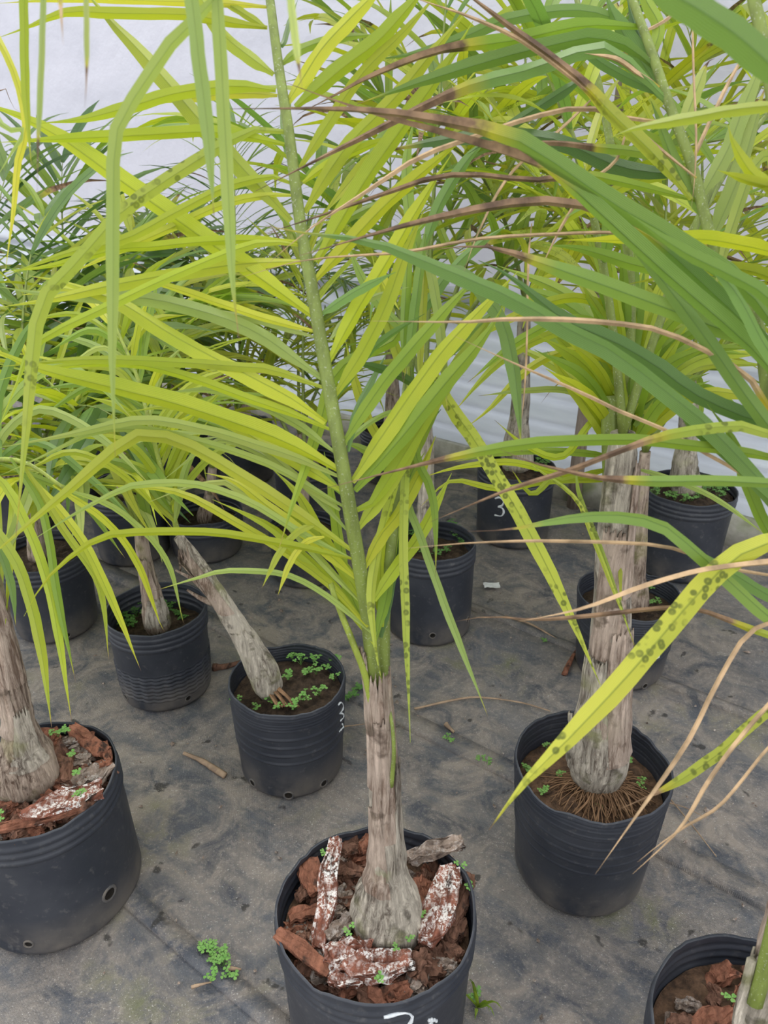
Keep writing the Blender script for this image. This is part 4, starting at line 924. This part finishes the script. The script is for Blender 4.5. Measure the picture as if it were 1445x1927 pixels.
for a in [((46, 1532), (186, 1488), 52, .275, .272, BARKW, 'big white-crusted bark slab at the front of the left pot', .4),
 ((-10, 1562), (150, 1522), 24, .272, .27, BARK, 'long orange bark strip along the front rim of the left pot', .4),
 ((106, 1392), (122, 1470), 36, .27, .265, BARKD, 'dark red upright bark strip right of the swollen grey base', .5),
 ((72, 1380), (98, 1398), 40, .27, .27, BARK, 'reddish bark block behind the swollen grey base', .5),
 ((136, 1372), (194, 1416), 30, .275, .275, BARK, 'curved red bark strip at the back rim of the left pot', .4),
 ((146, 1476), (204, 1442), 44, .27, .27, BARKG, 'pinkish bark slab at the right rim of the left pot', .35),
 ((140, 1424), (180, 1412), 34, .265, .265, BARKG, 'grey furrowed bark piece in the back of the left pot', .4),
 ((196, 1398), (208, 1430), 14, .275, .275, BARK, 'thin orange bark sliver at the right rim of the left pot', .5),
 ((118, 1398), (160, 1388), 16, .275, .272, BARKG, 'pale bark splinter near the clover in the left pot', .5),
 ((2, 1530), (26, 1510), 26, .265, .265, BARK, 'small pink bark block at the left edge of the left pot', .5)]:
    bark(*a[:7], th=a[7], group=G1)
bark((1302, 1924), (1375, 1908), 40, .245, .245, BARK, 'smooth red bark flake in the bottom right pot', th=.3)
bark((1262, 1930), (1300, 1918), 26, .245, .245, BARKD, 'knobbly brown bark lump in the bottom right pot', th=.5)
CH = []
for k in range(8):
    vs, fs = chunk_data(.044, .024, .013, 60 + k * 3.7); o = mesh('bark_chip', vs, fs, BARK, smooth=False); CH.append(o.data); bpy.data.objects.remove(o)
def chips(root, n, R, z, r0, label, group):
    for k in range(n):
        a, r = rnd.uniform(0, 6.28), R * math.sqrt(rnd.uniform(r0, 1))
        o = bpy.data.objects.new('bark_chip', rnd.choice(CH)); COL.objects.link(o)
        s = rnd.uniform(.6, 1.25); o.location = root.location + V((r * math.cos(a), r * math.sin(a), z + rnd.uniform(0, .010))); o.scale = (s, s, s)
        o.rotation_euler = (rnd.uniform(-.7, .7), rnd.uniform(-.6, .6), rnd.uniform(0, 6.3))
        o.material_slots[0].link = 'OBJECT'; o.material_slots[0].material = rnd.choice([BARK, BARKD, BARKD, BARKG])
        tag(o, label, 'bark', group)
chips(P0, 130, .118, .224, .16, 'small bark chip in the mulch of the middle pot', 'bark chips in the middle pot')
chips(P1, 95, .118, .250, .16, 'small bark chip in the mulch of the left pot', 'bark chips in the left pot')
chips(P15, 30, .118, .224, .1, 'small bark chip in the bottom right pot', 'bark chips in the bottom right pot')

def clover_data(n, h, r, seed):
    rr = random.Random(seed); vs, fs = [], []
    for k in range(n):
        a = rr.uniform(0, 6.28); q = rr.uniform(0, r); top = V((q * math.cos(a), q * math.sin(a), h * rr.uniform(.5, 1)))
        v, f = tube_data(crom([V((0, 0, -.004)), top * .5 + V((0, 0, h * .1)), top], 4), [.0006] * 5, 3); fs += [tuple(i + len(vs) for i in g) for g in f]; vs += v
        s = rr.uniform(.0045, .0075); t0 = rr.uniform(0, 6); tl = V((rr.uniform(-.3, .3), rr.uniform(-.3, .3), 0))
        for j in range(3):
            b = t0 + j * 2.09; ring = [top]
            for (u, w) in ((.55, -.55), (1.1, -.62), (1.38, -.25), (1.25, 0), (1.38, .25), (1.1, .62), (.55, .55)):
                d = V((math.cos(b) * u - math.sin(b) * w, math.sin(b) * u + math.cos(b) * w, 0)) * s
                d.z = d.dot(tl) + .12 * abs(w) * s; ring.append(top + d)
            K = len(vs); vs += ring; fs += [(K, K + i, K + i + 1) for i in range(1, 7)]
    return vs, fs
CL = []
for k in range(7):
    v, f = clover_data(2 + k, .012 + .003 * k, .010 + .002 * k, k); o = mesh('clover_seedling', v, f, WEED); CL.append(o.data); bpy.data.objects.remove(o)
def weed(p, s, label, group, mat=WEED, big=None):
    o = bpy.data.objects.new('clover_seedling', CL[big if big is not None else rnd.randrange(7)]); COL.objects.link(o)
    s *= .62; o.location = p; o.scale = (s, s, s); o.rotation_euler = (0, 0, rnd.uniform(0, 6.3))
    o.material_slots[0].link = 'OBJECT'; o.material_slots[0].material = mat; tag(o, label, 'seedling', group)
for x, y, b in [(566, 1250, 6), (590, 1252, 5), (607, 1238, 4), (632, 1250, 5), (575, 1270, 3), (595, 1268, 4), (545, 1278, 5), (570, 1318, 6), (600, 1308, 4), (512, 1322, 4), (447, 1322, 2), (556, 1334, 5), (628, 1280, 2), (484, 1334, 1), (550, 1240, 3), (615, 1258, 1), (525, 1334, 3)]:
    weed(at_z(x, y, .203), 1.25, 'green clover seedling in the pot of the leaning palm', 'clover in the leaning palm pot', big=b)
for x, y, b in [(240, 1172, 6), (258, 1160, 5), (262, 1140, 6), (310, 1145, 5), (322, 1150, 4), (335, 1160, 3), (250, 1180, 5), (345, 1168, 3), (235, 1182, 4), (275, 1135, 6), (230, 1165, 4)]:
    weed(at_z(x, y, .170), 1.3, 'dark clover seedling deep in the basket-weave pot', 'clover in the basket-weave pot', WEEDD, b)
for x, y, b in [(848, 1000, 5), (855, 1012, 5), (868, 1025, 3), (800, 1045, 5), (820, 1048, 5), (840, 1040, 4), (850, 990, 4), (775, 1045, 4), (770, 1010, 5), (862, 1000, 3)]:
    weed(at_z(x, y, .228), 1.3, 'clover seedling in the eyelet-holed pot behind the middle palm', 'clover in the eyelet-holed pot', WEEDD, b)
for x, y in [(1000, 862), (1010, 875), (985, 888), (1005, 890), (960, 890), (1020, 868), (940, 880), (1028, 878), (950, 866)]:
    weed(at_z(x, y, .235), 1.5, 'clover seedling in the pot marked with a white 3 by the wall', 'clover in the far marked pot', WEED, rnd.choice([4, 5, 6]))
for x, y in [(1240, 925), (1255, 938), (1270, 942), (1330, 930), (1345, 925), (1320, 940), (1250, 915), (1350, 938), (1300, 945), (1235, 935), (1362, 928), (1285, 946)]:
    weed(at_z(x, y, .255), 1.5, 'clover seedling in the far right pot around the bulbous base', 'clover in the far right pot', WEED, rnd.choice([4, 5, 6]))
for x, y, b in [(1222, 1110, 4), (1218, 1140, 3), (1235, 1135, 2)]: weed(at_z(x, y, .182), 1.3, 'clover seedling in the pot behind the thick trunk', 'clover in the half hidden pot', WEED, b)
for x, y, b in [(992, 1452, 3), (1022, 1495, 3), (1052, 1462, 3), (1207, 1482, 4), (1180, 1435, 1), (1130, 1520, 2), (1028, 1408, 2)]:
    weed(at_z(x, y, .208), 1.0, 'tiny weed seedling among the roots of the thick-trunked palm', 'weeds among the exposed roots', WEED, b)
for x, y, b in [(868, 1634, 2), (880, 1672, 1), (612, 1610, 2), (712, 1846, 1), (657, 1758, 2), (745, 1786, 0), (795, 1724, 0), (772, 1770, 0)]:
    weed(at_z(x, y, .262), .9, 'clover sprig between the bark chunks of the middle pot', 'clover in the middle pot', WEED, b)
for x, y, b in [(110, 1385, 4), (122, 1380, 3), (133, 1424, 1), (142, 1458, 1), (152, 1498, 3), (0, 1470, 2), (2, 1545, 2)]:
    weed(at_z(x, y, .29), 1.0, 'clover sprig between the bark chunks of the left pot', 'clover in the left pot', WEED, b)
weed(at_z(1370, 1880, .25), 1.1, 'single clover leaf inside the rim of the bottom right pot', None, WEED, 0)
for x, y, b in [(380, 1787, 3), (396, 1784, 3), (412, 1796, 4), (420, 1820, 6), (405, 1840, 5), (432, 1842, 4), (402, 1808, 3), (418, 1806, 3)]:
    weed(at_z(x, y, 0), 1.1, 'clover seedling in the weedy patch on the mat, lower left', 'weeds on the mat at lower left', WEED, b)
for x, y, b in [(668, 1310, 4), (655, 1318, 3), (676, 1300, 3)]: weed(at_z(x, y, 0), 1.4, 'clover seedling on the mat between leaning palm and middle trunk', 'weeds on the mat by the leaning palm', WEEDD, b)
for x, y, b, lb in [(843, 1396, 4, 'lone weed on the mat near the pale splinter, right of the middle trunk'), (902, 1432, 2, 'tiny weed on the mat seam left of the thick-trunked palm, left of a pair'), (918, 1436, 2, 'tiny weed on the mat seam left of the thick-trunked palm, right of a pair'), (1024, 1207, 1, 'tiny weed on the mat left of the half hidden ridged pot'), (480, 960, 4, 'weed on the mat beside the low wide pot'), (895, 1880, 3, 'weed at the right foot of the middle pot')]: weed(at_z(x, y, 0), 1.1, lb, 'lone weeds on the mat', WEED, b)
# grass tufts on the mat
def tuft(px, n, l, label, mat=MID):
    p = at_z(*px, 0); r = empty('grass_tuft', p); tag(r, label, 'grass')
    for k in range(n):
        a = rnd.uniform(0, 6.28); e = rnd.uniform(.5, 1.3); q = V((math.cos(a) * math.cos(e), math.sin(a) * math.cos(e), math.sin(e))) * l * rnd.uniform(.6, 1)
        pts = crom([V((0, 0, -.003)), q * .6 + V((0, 0, .01)), q + V((0, 0, -.3 * l * math.cos(e)))], 8)
        vs, fs, uv, dd = ribbon(pts, .006, lambda i, T: T.cross(V((.3, .8, .1))) if T.cross(V((.3, .8, .1))).length > .1 else V((1, 0, 0)), 8)
        mesh('blade', vs, fs, mat, r, uvs=uv, dead=dd)
tuft((900, 1895), 9, .05, 'small grass tuft at the foot of the middle pot', MID); tuft((240, 1536), 2, .06, 'single grass blade beside the left pot', LIME)

# exposed roots of the thick-trunked palm: a mat nobody could count
vs, fs = [], []; c2 = at_y(1128, 1460, Y2)
for k in range(260):
    a = rnd.uniform(-math.pi * 1.05, .05); r = rnd.uniform(.03, .105); a2 = a + rnd.uniform(-.5, .5)
    q0 = V((c2.x + .03 * math.cos(a), c2.y + .03 * math.sin(a), .225)); q2 = V((c2.x + r * math.cos(a2), c2.y + r * math.sin(a2), .206 + rnd.uniform(0, .008)))
    q1 = (q0 + q2) / 2 + V((rnd.uniform(-.012, .012), rnd.uniform(-.012, .012), rnd.uniform(0, .012)))
    if (V((q2.x, q2.y, 0)) - P2.location).length > .118: continue
    v, f = tube_data([p - P2.location for p in crom([q0, q1, q2], 7)], [rnd.uniform(.0006, .0015)] * 8, 4); fs += [tuple(i + len(vs) for i in g) for g in f]; vs += v
tag(mesh('root_mat', vs, fs, ROOT, P2), 'tangle of thin brown roots', kind='stuff')
# litter
def stick(px, w, label, mat=DRY, z=.004, name='twig'):
    pts = crom([at_z(x, y, z + .003 * (i % 2)) for i, (x, y) in enumerate(px)], 14); d = depth_of(pts[7]); c = pts[0].copy()
    v, f = tube_data([p - c for p in pts], [w * d / FPX / 2 * (1 - .5 * i / 14) for i in range(15)], 6, .2, 60, flat=.6)
    tag(mesh(name, v, f, mat, loc=c), label, 'twig', 'dry twigs on the mat')
stick([(424, 1460), (390, 1438), (372, 1428), (345, 1417)], 13, 'splintered dry leaf base lying on the mat between the left pots', name='dry_leaf_base')
stick([(780, 1334), (850, 1318), (900, 1312), (980, 1322), (1035, 1338)], 5, 'long curved twig on the mat behind the thick-trunked palm')
stick([(1258, 1500), (1300, 1550), (1348, 1612)], 3.5, 'thin straw on the mat right of the thick-trunked palm'); stick([(1250, 1508), (1290, 1520), (1330, 1540)], 3, 'short straw crossing the thin straw at right')
stick([(1062, 1268), (1075, 1240), (1086, 1222)], 15, 'reddish stick beside the half hidden ridged pot', BARK); stick([(360, 1858), (380, 1852), (398, 1848)], 7, 'tan twig below the weedy patch at lower left')
stick([(428, 1822), (440, 1823), (454, 1824)], 9, 'pale wood splinter in the weedy patch at lower left'); stick([(838, 1362), (846, 1370), (854, 1378)], 10, 'pale splinter on the algae patch right of the middle trunk')
stick([(588, 1246 + 20), (600, 1262), (640, 1256)], 4, 'fine twig beside the leaning palm pot'); stick([(640, 1268 + 100), (690, 1362)], 3, 'fine straw behind the middle trunk')
stick([(580, 1250), (602, 1252), (622, 1262)], 14, 'curled brown leaf between the basket-weave pot and the leaning palm pot', BARKD) if False else None
stick([(400, 1256), (425, 1254), (452, 1246)], 15, 'curled brown leaf between the basket-weave pot and the leaning palm pot', BARKD)
stick([(950, 1160), (1000, 1175), (1060, 1210), (1090, 1222)], 5, 'dry twig along the mat crack behind the thick-trunked palm')
def scrap():
    c = at_z(925, 1103, .004); vs = []; fs = []; n = 6
    for j in range(n + 1):
        for i in range(n + 1):
            x, y = (i / n - .5) * .05, (j / n - .5) * .03; vs.append(V((x + .006 * noise.noise(V((y * 90, 0, 1))), y + .006 * noise.noise(V((x * 90, 3, 1))), .004 + .004 * noise.noise(V((x * 60, y * 60, 2))))))
    for j in range(n):
        for i in range(n): a = j * (n + 1) + i; fs.append((a, a + 1, a + n + 2, a + n + 1))
    o = tag(mesh('paper_scrap', vs, fs, PAPER, loc=c), 'torn white scrap lying on the mat behind the middle palm', 'scrap')
scrap()
vs, fs = [], []
for k in range(520):
    x, y = rnd.uniform(-1, 1.2), rnd.uniform(.55, 2.6); s = rnd.uniform(.002, .0055) * (1 if rnd.random() < .85 else 1.8)
    if any((V((x, y, 0)) - r.location).length < .15 for r in (P0, P1, P2, P3, P4, P5, P6, P7, P8, P9, P11, P12, P15)): continue
    b = len(vs); M = Matrix.Rotation(rnd.uniform(0, 6), 3, 'Z')
    for q in ((1, 0, 0), (0, .7, 0), (-1.2, 0, 0), (0, -.6, 0), (0, 0, .5), (.1, .1, -.4)): vs.append(M @ V(q) * s * rnd.uniform(.7, 1.3) + V((x, y, .001)))
    fs += [tuple(b + i for i in g) for g in ((0, 1, 4), (1, 2, 4), (2, 3, 4), (3, 0, 4), (1, 0, 5), (2, 1, 5), (3, 2, 5), (0, 3, 5))]
tag(mesh('litter_crumbs', vs, fs, BARKG, smooth=False), 'fine crumbs of bark and grit scattered over the ground mat', 'litter', kind='stuff')
